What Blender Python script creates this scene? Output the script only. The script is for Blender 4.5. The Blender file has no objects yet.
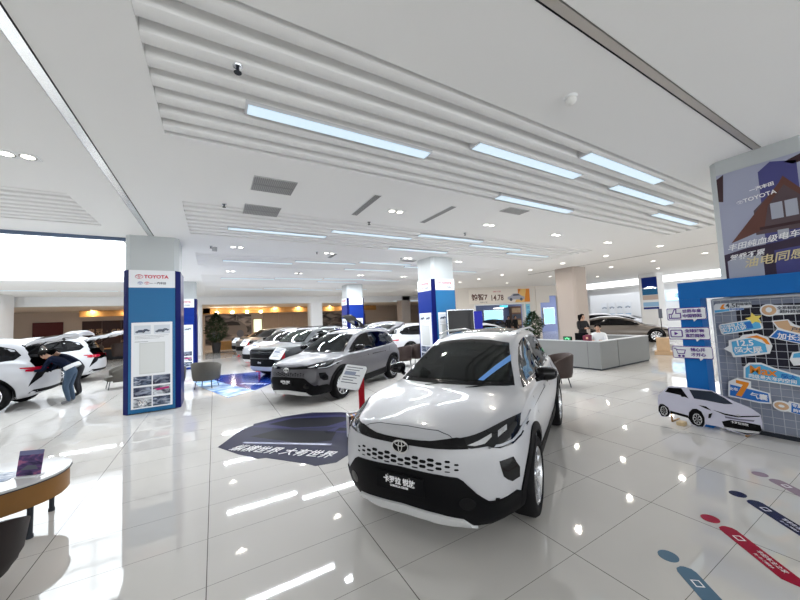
import bpy, bmesh, math, random
from math import sin, cos, pi, radians as R
from mathutils import Vector, Matrix
from mathutils.geometry import delaunay_2d_cdt
from mathutils.bvhtree import BVHTree
S = bpy.context.scene
COL = S.collection
random.seed(7)
# ------------------------------------------------------------- camera, world, exposure
cam = bpy.data.cameras.new('camera'); camo = bpy.data.objects.new('camera', cam); COL.objects.link(camo)
cam.sensor_width = 36; cam.lens = 14.544; cam.clip_start = .05; cam.clip_end = 200
YAW, PIT, ROL = .523234, .0606943, -.0449983
_F = Vector((sin(YAW)*cos(PIT), cos(YAW)*cos(PIT), sin(PIT))); _R = Vector((cos(YAW), -sin(YAW), 0)); _U = _R.cross(_F)
_R2 = _R*cos(ROL)+_U*sin(ROL); _U2 = _U*cos(ROL)-_R*sin(ROL)
camo.matrix_world = Matrix(((_R2.x,_U2.x,-_F.x,0),(_R2.y,_U2.y,-_F.y,0),(_R2.z,_U2.z,-_F.z,1.814),(0,0,0,1)))
S.camera = camo
W = bpy.data.worlds.new('world'); S.world = W; W.use_nodes = True
W.node_tree.nodes['Background'].inputs[0].default_value = (.80,.90,1,1)
W.node_tree.nodes['Background'].inputs[1].default_value = 1.0
S.view_settings.view_transform = 'Standard'; S.view_settings.look = 'None'
S.view_settings.gamma = 1; S.view_settings.use_curve_mapping = False
S.view_settings.exposure = -0.28
S.cycles.use_denoising = True; S.cycles.max_bounces = 10; S.cycles.diffuse_bounces = 6; S.cycles.glossy_bounces = 5
S.cycles.transmission_bounces = 6; S.cycles.transparent_max_bounces = 12; S.cycles.sample_clamp_indirect = 6; S.cycles.caustics_reflective = False
STRIP_W, SPOT_W, SKY_E, WIN_E = 21, 9, 4.5, 3.0     # lamp watts, skylight and window brightness

# ------------------------------------------------------------- helpers
def mat(name, col, rough=.5, metal=0, coat=0, emit=0, ecol=None, spec=.25, noise=0, nscale=8, ior=1.5):
    m = bpy.data.materials.new(name); m.use_nodes = True; nt = m.node_tree; b = nt.nodes['Principled BSDF']
    c = (*col, 1)
    b.inputs['Base Color'].default_value = c; b.inputs['Roughness'].default_value = rough; b.inputs['Metallic'].default_value = metal
    b.inputs['Coat Weight'].default_value = coat; b.inputs['Coat Roughness'].default_value = .03; b.inputs['Specular IOR Level'].default_value = spec
    b.inputs['IOR'].default_value = ior
    if emit: b.inputs['Emission Color'].default_value = (*(ecol or col), 1); b.inputs['Emission Strength'].default_value = emit
    if noise:
        tc = nt.nodes.new('ShaderNodeTexCoord'); n = nt.nodes.new('ShaderNodeTexNoise'); n.inputs['Scale'].default_value = nscale; n.inputs['Detail'].default_value = 5
        r = nt.nodes.new('ShaderNodeMix'); r.data_type = 'RGBA'
        r.inputs[6].default_value = tuple(max(0,v*(1-noise)) for v in col)+(1,); r.inputs[7].default_value = tuple(min(1,v*(1+noise)) for v in col)+(1,)
        nt.links.new(tc.outputs['Object'], n.inputs['Vector']); nt.links.new(n.outputs['Fac'], r.inputs[0]); nt.links.new(r.outputs[2], b.inputs['Base Color'])
    return m
def tint_glass(name, col, refl=.7):
    m = bpy.data.materials.new(name); m.use_nodes = True; nt = m.node_tree; N = nt.nodes
    N.remove(N['Principled BSDF']); o = N['Material Output']
    t = N.new('ShaderNodeBsdfTransparent'); t.inputs[0].default_value = (*col, 1)
    g = N.new('ShaderNodeBsdfGlossy'); g.inputs['Roughness'].default_value = .02
    f = N.new('ShaderNodeFresnel'); f.inputs[0].default_value = 1.52
    x = N.new('ShaderNodeMixShader'); mu = N.new('ShaderNodeMath'); mu.operation = 'MULTIPLY'; mu.inputs[1].default_value = refl; nt.links.new(f.outputs[0], mu.inputs[0]); nt.links.new(mu.outputs[0], x.inputs[0]); nt.links.new(t.outputs[0], x.inputs[1]); nt.links.new(g.outputs[0], x.inputs[2]); nt.links.new(x.outputs[0], o.inputs[0])
    return m
def tag(o, label=None, cat=None, group=None, kind=None):
    if label: o['label'] = label
    if cat: o['category'] = cat
    if group: o['group'] = group
    if kind: o['kind'] = kind
    return o
def thing(name, label, cat, loc=(0,0,0), rz=0, group=None):
    o = bpy.data.objects.new(name, None); COL.objects.link(o); o.location = loc; o.rotation_euler = (0,0,rz); o.empty_display_size = .1
    return tag(o, label, cat, group)
def addobj(name, me, parent=None):
    o = bpy.data.objects.new(name, me); COL.objects.link(o); o.parent = parent; return o
def copy_tree(o, parent=None):
    c = o.copy(); COL.objects.link(c); c.parent = parent
    for ch in list(o.children): copy_tree(ch, c)
    return c
class MB:
    """collects shapes into one mesh"""
    def __init__(s): s.v = []; s.f = []; s.m = []; s.k = 0; s.X = Matrix()
    def mi(s, k): s.k = k; return s
    def add(s, vs, fs):
        n = len(s.v); s.v += [tuple(s.X @ Vector(p)) for p in vs]; s.f += [tuple(i+n for i in f) for f in fs]; s.m += [s.k]*len(fs); return s
    def box(s, c, d, rz=0, b=0):
        x, y, z = d[0]/2, d[1]/2, d[2]/2; ca, sa = cos(rz), sin(rz)
        if b <= 0:
            P = [(i*x, j*y, k*z) for i in (-1,1) for j in (-1,1) for k in (-1,1)]
            F = [(0,1,3,2),(4,6,7,5),(0,4,5,1),(2,3,7,6),(0,2,6,4),(1,5,7,3)]
        else:
            bm = bmesh.new(); bmesh.ops.create_cube(bm, size=1)
            for v in bm.verts: v.co = Vector((v.co.x*2*x, v.co.y*2*y, v.co.z*2*z))
            bmesh.ops.bevel(bm, geom=list(bm.edges), offset=min(b, x*.9, y*.9, z*.9), segments=2, affect='EDGES', profile=.5)
            bm.verts.index_update(); P = [tuple(v.co) for v in bm.verts]; F = [tuple(v.index for v in f.verts) for f in bm.faces]; bm.free()
        return s.add([(c[0]+p[0]*ca-p[1]*sa, c[1]+p[0]*sa+p[1]*ca, c[2]+p[2]) for p in P], F)
    def bb(s, a, b, bv=0): return s.box([(p+q)/2 for p, q in zip(a, b)], [abs(q-p) for p, q in zip(a, b)], 0, bv)
    def cyl(s, a, b, r0, r1=None, n=16):
        a, b = Vector(a), Vector(b); d = (b-a).normalized(); u = d.orthogonal().normalized(); w = d.cross(u); r1 = r0 if r1 is None else r1
        P = [tuple(a+(u*cos(t)+w*sin(t))*r0) for t in [2*pi*i/n for i in range(n)]]+[tuple(b+(u*cos(t)+w*sin(t))*r1) for t in [2*pi*i/n for i in range(n)]]
        F = [(i, (i+1)%n, n+(i+1)%n, n+i) for i in range(n)]+[tuple(range(n-1,-1,-1)), tuple(range(n, 2*n))]
        return s.add(P, F)
    def tube(s, pts, r, n=8, closed=False):
        for a, b in zip(pts, pts[1:]+([pts[0]] if closed else [])): s.cyl(a, b, r, r, n)
        return s
    def lathe(s, prof, c=(0,0,0), axis='z', n=32):
        P = []; F = []; m = len(prof)
        for i in range(n):
            t = 2*pi*i/n
            for r, h in prof:
                P.append({'z':(c[0]+r*cos(t), c[1]+r*sin(t), c[2]+h), 'y':(c[0]+r*cos(t), c[1]+h, c[2]+r*sin(t)), 'x':(c[0]+h, c[1]+r*cos(t), c[2]+r*sin(t))}[axis])
        for i in range(n):
            for j in range(m-1): F.append((i*m+j, ((i+1)%n)*m+j, ((i+1)%n)*m+j+1, i*m+j+1))
        return s.add(P, F)
    def prism(s, poly, h0, h1, plane='xy'):
        """extrude a 2-D outline; plane xy -> along z, xz -> along y, yz -> along x"""
        f = {'xy':lambda a,b,h:(a,b,h), 'xz':lambda a,b,h:(a,h,b), 'yz':lambda a,b,h:(h,a,b)}[plane]; n = len(poly)
        P = [f(a,b,h0) for a,b in poly]+[f(a,b,h1) for a,b in poly]
        return s.add(P, [(i,(i+1)%n,n+(i+1)%n,n+i) for i in range(n)]+[tuple(range(n-1,-1,-1)), tuple(range(n,2*n))])
    def quad(s, *p): return s.add(p, [tuple(range(len(p)))])
    def mesh(s, name, mats, smooth=False, ang=40):
        me = bpy.data.meshes.new(name); me.from_pydata(s.v, [], s.f)
        for m in (mats if isinstance(mats, (list, tuple)) else [mats]): me.materials.append(m)
        me.polygons.foreach_set('material_index', s.m)
        bm = bmesh.new(); bm.from_mesh(me); bmesh.ops.recalc_face_normals(bm, faces=bm.faces); bm.to_mesh(me); bm.free()
        if smooth:
            me.polygons.foreach_set('use_smooth', [True]*len(me.polygons)); me.set_sharp_from_angle(angle=R(ang))
        me.update(); return me
    def build(s, name, mats, parent=None, smooth=False, ang=40, loc=None):
        o = addobj(name, s.mesh(name, mats, smooth, ang), parent)
        if loc: o.location = loc
        return o
def struct(name, mb, mats, smooth=False, parent=None):
    o = mb.build(name, mats, parent, smooth)
    if parent is None: o['kind'] = 'structure'
    return o
def text_mesh(body, size, mats, ext=.002, align='CENTER', space=1, sx=1, shear=0, bold=0):
    c = bpy.data.curves.new('lettering', 'FONT'); c.body = body; c.size = size; c.align_x = align; c.align_y = 'CENTER'; c.extrude = ext; c.space_character = space; c.shear = shear; c.offset = bold; c.resolution_u = 2
    o = bpy.data.objects.new('lettering', c); COL.objects.link(o)
    dg = bpy.context.evaluated_depsgraph_get(); me = bpy.data.meshes.new_from_object(o.evaluated_get(dg)); bpy.data.objects.remove(o); bpy.data.curves.remove(c)
    me.materials.clear(); me.materials.append(mats)
    if sx != 1:
        for v in me.vertices: v.co.x *= sx
    return me
def face_matrix(o, right, up):
    """frame whose x runs along right, y along up, z out of the surface"""
    r = Vector(right).normalized(); u = Vector(up).normalized(); n = r.cross(u)
    return Matrix(((r.x,u.x,n.x,o[0]),(r.y,u.y,n.y,o[1]),(r.z,u.z,n.z,o[2]),(0,0,0,1)))
def put(me, name, parent, o, right, up):
    ob = addobj(name, me, parent); ob.matrix_local = face_matrix(o, right, up); return ob
def letters(body, size, m, parent, o, right, up, name='lettering', **k): return put(text_mesh(body, size, m, **k), name, parent, o, right, up)
def ellipse_ring(mb, cx, cy, a, b, w, z0, z1, n=32):
    for i in range(n):
        t, u = 2*pi*i/n, 2*pi*(i+1)/n
        p = [(cx+(a)*cos(t), cy+(b)*sin(t)), (cx+a*cos(u), cy+b*sin(u)), (cx+(a-w)*cos(u), cy+(b-w)*sin(u)), (cx+(a-w)*cos(t), cy+(b-w)*sin(t))]
        mb.prism(p, z0, z1)
def emblem_mb(w, t=.004):
    """three interlaced ovals, width 2w, in the xy plane"""
    mb = MB(); k = .09*w
    ellipse_ring(mb, 0, 0, w, .66*w, k*1.3, 0, t); ellipse_ring(mb, 0, .04*w, .26*w, .60*w, k, 0, t); ellipse_ring(mb, 0, .28*w, .68*w, .27*w, k, 0, t)
    return mb
def rrect(x0, y0, x1, y1, r, n=5):
    o = []
    for cx, cy, a in ((x1-r,y1-r,0),(x0+r,y1-r,90),(x0+r,y0+r,180),(x1-r,y0+r,270)):
        for i in range(n+1): t = R(a+90*i/n); o.append((cx+r*cos(t), cy+r*sin(t)))
    return o
def skin_mesh(name, verts, edges, radii, sub=2, root=0):
    me = bpy.data.meshes.new(name); me.from_pydata(verts, edges, []); o = bpy.data.objects.new(name, me); COL.objects.link(o)
    md = o.modifiers.new('skin', 'SKIN'); md.use_smooth_shade = True
    for i, r in enumerate(radii):
        sv = me.skin_vertices[0].data[i]; sv.radius = (r, r) if not isinstance(r, tuple) else r; sv.use_root = (i == root)
    sd = o.modifiers.new('sub', 'SUBSURF'); sd.levels = sub; sd.render_levels = sub
    out = bpy.data.meshes.new_from_object(o.evaluated_get(bpy.context.evaluated_depsgraph_get())); bpy.data.objects.remove(o); out.name = name
    return out

# ------------------------------------------------------------- shared materials
m_ceil = mat('ceiling_paint', (.91,.91,.905), .85); m_wall = mat('wall_paint', (.82,.80,.77), .8); m_white = mat('white_panel', (.82,.83,.84), .45)
m_slat = mat('slat_white', (.88,.88,.875), .6); m_alu = mat('aluminium', (.72,.74,.76), .22, 1); m_dark = mat('dark_gap', (.03,.035,.045), .6)
m_blk = mat('black_plastic', (.005,.005,.006), .55, spec=.08); m_gloss = mat('gloss_black', (.004,.004,.005), .06, spec=.22); m_grey = mat('vent_grey', (.30,.30,.30), .5)
m_led = mat('led_diffuser', (.06,.07,.08), .5, emit=1.2, ecol=(.70,.87,1)); m_bulb = mat('spot_lens', (1,.97,.9), .3, emit=9, ecol=(1,.93,.82))
m_warm = mat('warm_lamp', (1,.8,.5), .3, emit=14, ecol=(1,.80,.52)); m_sky = mat('skylight_glass', (1,1,1), .4, emit=SKY_E, ecol=(.90,.96,1)); m_win = mat('window_daylight', (1,1,1), .2, emit=WIN_E, ecol=(.93,.97,1))
m_blue = mat('panel_blue', (.008,.125,.30), .35, spec=.3); m_navy = mat('panel_navy', (.003,.007,.085), .4, spec=.1); m_royal = mat('panel_royal', (.003,.024,.21), .4, spec=.15)
m_red = mat('sign_red', (.42,.006,.018), .35); m_paper = mat('poster_white', (.80,.82,.85), .35); m_ink = mat('ink_grey', (.10,.11,.14), .5); m_brand = mat('brand_red', (.55,.008,.05), .4)
m_letter = mat('letter_white', (.88,.88,.9), .4); m_chrome = mat('chrome', (.82,.83,.85), .08, 1); m_leather = mat('brown_leather', (.055,.040,.034), .5, noise=.15, nscale=30)
m_wood = mat('oak_veneer', (.46,.24,.075), .45, noise=.22, nscale=6); m_tan = mat('tan_wood', (.52,.36,.22), .45, noise=.2, nscale=5); m_rub = mat('tyre_rubber', (.008,.008,.009), .7, spec=.1)
# ------------------------------------------------------------- the room
def floor_mat():
    m = bpy.data.materials.new('polished_tiles'); m.use_nodes = True; nt = m.node_tree; N = nt.nodes; L = nt.links; b = N['Principled BSDF']
    g = N.new('ShaderNodeNewGeometry'); sp = N.new('ShaderNodeSeparateXYZ'); L.new(g.outputs['Position'], sp.inputs[0])
    def M(op, a, b_=None):
        n = N.new('ShaderNodeMath'); n.operation = op
        for i, v in enumerate((a, b_)):
            if v is None: continue
            if isinstance(v, (int, float)): n.inputs[i].default_value = v
            else: L.new(v, n.inputs[i])
        return n.outputs[0]
    def line(axis, off, step, w):
        f = M('FRACT', M('DIVIDE', M('SUBTRACT', sp.outputs[axis], off), step)); d = M('MULTIPLY', M('MINIMUM', f, M('SUBTRACT', 1.0, f)), step)
        return M('LESS_THAN', d, w)
    gr = M('MAXIMUM', line('X', -.064-60, 1.2, .0034), line('Y', .394-60, .6, .0018))
    n = N.new('ShaderNodeTexNoise'); n.inputs['Scale'].default_value = 1.3; n.inputs['Detail'].default_value = 6; L.new(g.outputs['Position'], n.inputs['Vector'])
    c = N.new('ShaderNodeMix'); c.data_type = 'RGBA'; c.inputs[6].default_value = (.60,.58,.55,1); c.inputs[7].default_value = (.68,.66,.63,1); L.new(n.outputs['Fac'], c.inputs[0])
    d = N.new('ShaderNodeMix'); d.data_type = 'RGBA'; d.inputs[7].default_value = (.13,.12,.11,1); L.new(c.outputs[2], d.inputs[6]); L.new(gr, d.inputs[0])
    L.new(d.outputs[2], b.inputs['Base Color'])
    b.inputs['Roughness'].default_value = .035; b.inputs['IOR'].default_value = 1.75
    return m
struct('floor', MB().bb((-18,-9,-.1),(40,36,0)), floor_mat())
# ceiling with recesses
RECESS = {1:(-.46,11.9,2.27,4.28), 2:(-.46,11.9,6.5,8.7), 3:(-.46,11.9,10.8,12.9), 4:(-.46,11.9,15.2,17.6), 5:(-11,-1.97,6.78,8.6), 6:(-.46,11.9,19.4,22.0), 7:(-11,-1.97,2.3,4.2)}
ATR = (-15,-1.9,9.62,18.2); ATR2 = (26.5,33,4,19)
def sheet(x0, x1, y0, y1, z, holes, th=.04):
    xs = sorted({x0,x1,*[min(max(h[i],x0),x1) for h in holes for i in (0,1)]}); ys = sorted({y0,y1,*[min(max(h[i],y0),y1) for h in holes for i in (2,3)]})
    mb = MB()
    for a, b in zip(xs, xs[1:]):
        for c, d in zip(ys, ys[1:]):
            mx, my = (a+b)/2, (c+d)/2
            if not any(h[0]<mx<h[1] and h[2]<my<h[3] for h in holes): mb.quad((a,c,z),(a,d,z),(b,d,z),(b,c,z))
    return mb
TRK_L = (-1.30,-1.19,-9,9.2); TRK_R = (1.6,6.66,1.24,1.33); TRK_B = (15.25,15.31,-2,12)
struct('ceiling', sheet(-18,40,-9,26,4,[*RECESS.values(), ATR, ATR2, TRK_L, TRK_R, TRK_B]), m_ceil)
for k, (x0,x1,y0,y1) in RECESS.items():           # slatted recesses, each one piece of the ceiling
    mb = MB(); z1 = 4.16
    mb.quad((x0,y0,z1),(x0,y1,z1),(x1,y1,z1),(x1,y0,z1))
    for a, b in (((x0,y0),(x1,y0)),((x1,y0),(x1,y1)),((x1,y1),(x0,y1)),((x0,y1),(x0,y0))): mb.quad((*a,4),(*b,4),(*b,z1),(*a,z1))
    n = 8; p = (y1-y0)/n
    for i in range(n):
        yc = y0+p*(i+.5); w = p*.33
        mb.prism([(yc-w,4.155),(yc-w*.95,4.04),(yc-w*.75,4.008),(yc-w*.4,4.0),(yc+w*.4,4.0),(yc+w*.75,4.008),(yc+w*.95,4.04),(yc+w,4.155)], x0+.002, x1-.002, 'yz')
    struct(f'trim_{k}', mb, m_slat, True)
def slot(name, x0, x1, y0, y1, a):                # recessed shutter tracks of bright metal
    mb = MB(); z1 = 4.1
    mb.quad((x0,y0,z1),(x0,y1,z1),(x1,y1,z1),(x1,y0,z1))
    for p, q in (((x0,y0),(x1,y0)),((x1,y0),(x1,y1)),((x1,y1),(x0,y1)),((x0,y1),(x0,y0))): mb.quad((*p,4),(*q,4),(*q,z1),(*p,z1))
    mb.mi(1)
    if x1-x0 < y1-y0: mb.bb((x0+.008,y0,3.992),(x0+(x1-x0)*.90,y1,4.03))
    else: mb.bb((x0,y0+.008,3.992),(x1,y0+(y1-y0)*.80,4.03))
    struct(name, mb, [m_dark, a])
slot('trim_8', *TRK_L, mat('bright_track', (.96,.97,.98), .22, .9)); slot('trim_9', *TRK_R, mat('track_metal', (.50,.47,.44), .4, .5)); slot('trim_10', *TRK_B, m_grey)
struct('trim_11', MB().bb((-15,9.56,3.93),(-1.74,9.64,4.0)), mat('shutter_track_blue', (.10,.14,.22), .4))   # dark track at the atrium edge
# atrium on the left: upper walls, clerestory with a glowing wall band below it, and skylight
x0,x1,y0,y1 = ATR
struct('wall_atrium', MB().quad((x0,y0,4),(x0,y1,4),(x0,y1,8.5),(x0,y0,8.5)).quad((x1,y0,4),(x1,y1,4),(x1,y1,8.5),(x1,y0,8.5)).quad((x0,y0,4),(x1,y0,4),(x1,y0,8.5),(x0,y0,8.5)).quad((x0,y1,4),(x1,y1,4),(x1,y1,4.2),(x0,y1,4.2)), m_white)
w1 = struct('window_1', MB().quad((x0,y1-.01,4.2),(x1,y1-.01,4.2),(x1,y1-.01,8.5),(x0,y1-.01,8.5)), mat('clerestory_and_wall_glow', (1,1,1), .2, emit=1.5, ecol=(.86,.94,1)))  # below the mullions the glow stands in for a brightly lit white wall
fr = MB()
for i in range(12): fr.bb((x0+i*1.19-.03,y1-.06,6.6),(x0+i*1.19+.03,y1-.015,8.5))
for z in (6.6,7.5): fr.bb((x0,y1-.06,z-.03),(x1,y1-.015,z+.03))
struct('window_frame', fr, m_alu, parent=w1)
struct('window_2', MB().quad((x0,y0,8.5),(x0,y1,8.5),(x1,y1,8.5),(x1,y0,8.5)), m_sky)
x0,x1,y0,y1 = ATR2                                 # second atrium far right
struct('wall_gallery', MB().quad((x0,y0,4),(x0,y1,4),(x0,y1,7),(x0,y0,7)).quad((x0,y1,4),(x1,y1,4),(x1,y1,7),(x0,y1,7)).quad((x0,y0,4),(x1,y0,4),(x1,y0,7),(x0,y0,7)), m_white)
m_gal = mat('gallery_daylight', (1,1,1), .3, emit=2.2, ecol=(.95,.97,1))
struct('window_3', MB().quad((x1,y0,4),(x1,y1,4),(x1,y1,7),(x1,y0,7)), m_gal)
struct('window_4', MB().quad((x0,y0,7),(x0,y1,7),(x1,y1,7),(x1,y0,7)), m_gal)
# outer walls
struct('wall_left', MB().quad((-18,-9,0),(-18,36,0),(-18,36,4),(-18,-9,4)), m_wall)
wb = struct('wall_back', MB().quad((-18,-9,0),(40,-9,0),(40,-9,.3),(-18,-9,.3)).quad((-18,-9,3.6),(40,-9,3.6),(40,-9,4),(-18,-9,4)), m_wall)
struct('window_5', MB().quad((-18,-9,.3),(40,-9,.3),(40,-9,3.6),(-18,-9,3.6)), m_win)          # the shop front behind the photographer
fr = MB()
for i in range(20): fr.bb((-18+i*3-.05,-8.98,.3),(-18+i*3+.05,-8.9,3.6))
struct('trim_12', fr, m_alu)
struct('wall_right', MB().quad((36,-9,0),(36,36,0),(36,36,4),(36,-9,4)), m_white)
# far strip beyond the beam: lower ceiling, mural wall
struct('trim_13', MB().bb((-18,25.9,3.46),(14.2,26.4,4.0)), m_white)
struct('trim_14', MB().bb((14.2,25.9,3.6),(36,26.4,4.0)), m_white)
struct('ceiling_rear', MB().quad((-18,26,3.5),(36,26,3.5),(36,36,3.5),(-18,36,3.5)), mat('rear_ceiling', (.82,.74,.66), .7))
struct('wall_far', MB().quad((-18,33,0),(36,33,0),(36,33,3.5),(-18,33,3.5)), mat('rear_wall', (.52,.43,.36), .6))
mb = MB().bb((-8.3,31.2,3.02),(-.3,31.6,3.46)).bb((-.9,31.2,2.98),(15,31.6,3.46)); struct('trim_15', mb, m_wood)          # oak bulkhead
w = struct('window_6', MB().bb((3.18,32.93,.85),(3.86,32.97,2.45)), mat('garden_window', (.6,.8,.55), .3, emit=1.25, ecol=(.80,.95,.70)))
struct('window_frame', MB().bb((3.1,32.9,.75),(3.18,32.99,2.55)).bb((3.86,32.9,.75),(3.94,32.99,2.55)).bb((3.1,32.9,2.45),(3.94,32.99,2.55)), m_tan, parent=w)
w = struct('window_7', MB().bb((8.4,32.93,.85),(9.1,32.97,2.5)), bpy.data.materials['garden_window'])
struct('window_frame', MB().bb((8.3,32.9,.75),(8.4,32.99,2.6)).bb((9.1,32.9,.75),(9.2,32.99,2.6)).bb((8.3,32.9,2.5),(9.2,32.99,2.6)), m_tan, parent=w)
# columns
def column(cx, cy, w=1.0, m=m_white, z=4.0):
    c = .09; h = w/2
    p = [(-h+c,-h),(h-c,-h),(h,-h+c),(h,h-c),(h-c,h),(-h+c,h),(-h,h-c),(-h,-h+c)]
    return struct('column', MB().prism([(cx+a,cy+b) for a, b in p], 0, z), m)
m_colw = mat('column_white', (.50,.53,.54), .55); m_colb = mat('column_beige', (.43,.375,.34), .5)
for i, j in ((0,0),(0,1),(1,0),(1,1),(1,-1)): column(-1.22+8.4*i, 9.72+8.4*j, 1.0, m_colw)
column(15.55, 9.72, 1.06, m_colb); column(23.98, 9.72, 1.0, m_white); column(15.6, 26.4, 1.0, m_colb, 3.99)
for x in (-1.22, 7.18): column(x, 26.5, 1.0, m_white, 3.99)
column(-10.1, 24.6, 1.6, m_white)
# ------------------------------------------------------------- vehicles
def curve(tab):
    """smooth monotone interpolation through a table of (s, value)"""
    xs = [p[0] for p in tab]; ys = [p[1] for p in tab]; n = len(xs)
    if n == 1: return lambda s: ys[0]
    d = [(ys[i+1]-ys[i])/(xs[i+1]-xs[i]) for i in range(n-1)]
    t = [d[0]]+[0 if d[i-1]*d[i] <= 0 else 2*d[i-1]*d[i]/(d[i-1]+d[i]) for i in range(1, n-1)]+[d[-1]]
    def f(s):
        if s <= xs[0]: return ys[0]
        if s >= xs[-1]: return ys[-1]
        i = max(k for k in range(n-1) if xs[k] <= s); h = xs[i+1]-xs[i]; u = (s-xs[i])/h
        return ys[i]*(1+2*u)*(1-u)**2+t[i]*h*u*(1-u)**2+ys[i+1]*u*u*(3-2*u)+t[i+1]*h*u*u*(u-1)
    return f
CROSS = dict(L=4.46, wb=2.64, fo=.94, track=.80, wr=.345, arch=.385, bk=.45, bp=3.2,
  vz=[(.15,.14),(.25,.08),(.35,.03),(.5,0),(.65,.01),(.8,.04),(.88,.08),(.95,.16)],
  rz=[(.3,.05),(.55,0),(.9,.04),(1.1,.1)], rk=.28,
  zc=[(0,.865),(.04,.90),(.12,.925),(.35,.962),(.7,1.005),(1.0,1.035),(1.12,1.055),(1.5,1.265),(1.9,1.47),(2.05,1.53),(2.25,1.575),(2.65,1.612),(3.1,1.612),(3.6,1.58),(3.95,1.535),(4.05,1.49),(4.2,1.31),(4.33,1.12),(4.42,1.02),(4.46,.96)],
  zr=[(0,.845),(.04,.875),(.3,.925),(.7,.97),(1.05,.995),(1.2,1.03),(1.55,1.23),(1.95,1.425),(2.2,1.50),(2.6,1.545),(3.2,1.54),(3.8,1.48),(4.0,1.43),(4.2,1.25),(4.36,1.06),(4.46,.93)],
  yr=[(0,.56),(.3,.64),(.8,.685),(1.2,.685),(1.95,.565),(2.5,.555),(3.5,.55),(4.0,.535),(4.3,.60),(4.46,.62)],
  zb=[(0,.79),(.2,.83),(.6,.915),(1.1,.975),(2,.995),(3,1.02),(3.8,1.05),(4.3,.98),(4.46,.82)],
  yb=[(0,.73),(.3,.79),(.7,.835),(1.2,.83),(2,.825),(3,.815),(3.8,.79),(4.2,.76),(4.46,.72)],
  ym=[(0,.78),(.3,.86),(.6,.905),(.95,.912),(1.35,.895),(2,.885),(3,.89),(3.5,.912),(3.9,.90),(4.3,.85),(4.46,.80)],
  zm=[(0,.6),(4.46,.64)], ys=[(0,.72),(.5,.84),(1.5,.835),(3,.835),(4.46,.74)], zs=[(0,.34),(4.46,.36)],
  z0=[(0,.215),(.3,.2),(1,.19),(3.5,.2),(4.2,.26),(4.46,.34)],
  ws=[(-.68,1.07),(.68,1.07),(.60,1.25),(.505,1.455),(.25,1.495),(0,1.505),(-.25,1.495),(-.505,1.455),(-.60,1.25)],
  rw=[(-.60,1.13),(.60,1.13),(.50,1.40),(.25,1.46),(-.25,1.46),(-.50,1.40)],
  dlo=[(-1.36,1.035),(-1.75,1.25),(-2.05,1.395),(-2.4,1.478),(-2.8,1.50),(-3.2,1.49),(-3.6,1.44),(-3.9,1.34),(-4.02,1.20),(-3.92,1.10),(-3.4,1.06),(-2.4,1.035)],
  glass=[[(-1.62,1.075),(-1.85,1.25),(-2.1,1.385),(-2.4,1.452),(-2.58,1.462),(-2.62,1.07)],[(-2.72,1.07),(-2.69,1.466),(-3.1,1.462),(-3.4,1.42),(-3.52,1.10)],[(-3.6,1.12),(-3.52,1.41),(-3.78,1.35),(-3.92,1.22),(-3.86,1.14)]])
def mod(base, **k): d = dict(base); d.update(k); return d
def sx(tab, fs, fz=1, dz=0): return [(s*fs, z*fz+dz) for s, z in tab]
# boxy off-road styled SUV
BOXY = mod(CROSS, L=4.6, wb=2.69, fo=.93, bk=.30, bp=3.6, wr=.36, arch=.40,
  vz=[(.2,.10),(.3,.04),(.5,0),(.9,0),(1.02,.03),(1.08,.10)],
  zc=[(0,1.0),(.04,1.04),(.15,1.065),(.5,1.09),(1.05,1.12),(1.18,1.15),(1.55,1.37),(1.95,1.58),(2.1,1.625),(2.5,1.67),(3.3,1.68),(3.9,1.64),(4.15,1.59),(4.3,1.40),(4.45,1.16),(4.52,1.08),(4.6,1.0)],
  zr=[(0,.98),(.04,1.015),(.3,1.05),(1.05,1.085),(1.25,1.13),(1.6,1.34),(1.98,1.54),(2.3,1.60),(3.3,1.61),(3.9,1.57),(4.15,1.50),(4.35,1.28),(4.5,1.06),(4.6,.97)],
  yr=[(0,.68),(.3,.72),(1.2,.71),(1.95,.60),(3.5,.59),(4.1,.57),(4.4,.63),(4.6,.66)],
  zb=[(0,.93),(.3,.98),(1.1,1.04),(3,1.08),(4.2,1.08),(4.6,.88)], yb=[(0,.80),(.3,.85),(1.2,.85),(3.8,.83),(4.6,.76)],
  ym=[(0,.84),(.3,.90),(.6,.93),(1.4,.91),(3,.91),(3.6,.93),(4.3,.88),(4.6,.83)], zm=[(0,.66),(4.6,.68)], z0=[(0,.26),(.4,.22),(3.5,.22),(4.6,.38)],
  ws=[(-.70,1.16),(.70,1.16),(.62,1.35),(.54,1.545),(.25,1.585),(0,1.595),(-.25,1.585),(-.54,1.545),(-.62,1.35)],
  rw=[(-.60,1.19),(.60,1.19),(.52,1.47),(.25,1.54),(-.25,1.54),(-.52,1.47)],
  dlo=[(-1.42,1.115),(-1.8,1.32),(-2.1,1.48),(-2.4,1.545),(-3.2,1.565),(-3.9,1.52),(-4.15,1.40),(-4.2,1.20),(-3.4,1.12)],
  glass=[[(-1.68,1.15),(-1.9,1.31),(-2.15,1.45),(-2.4,1.515),(-2.62,1.52),(-2.65,1.14)],[(-2.74,1.14),(-2.72,1.53),(-3.2,1.535),(-3.5,1.50),(-3.58,1.16)],[(-3.66,1.17),(-3.6,1.50),(-3.9,1.47),(-4.08,1.36),(-4.1,1.20)]])
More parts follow.
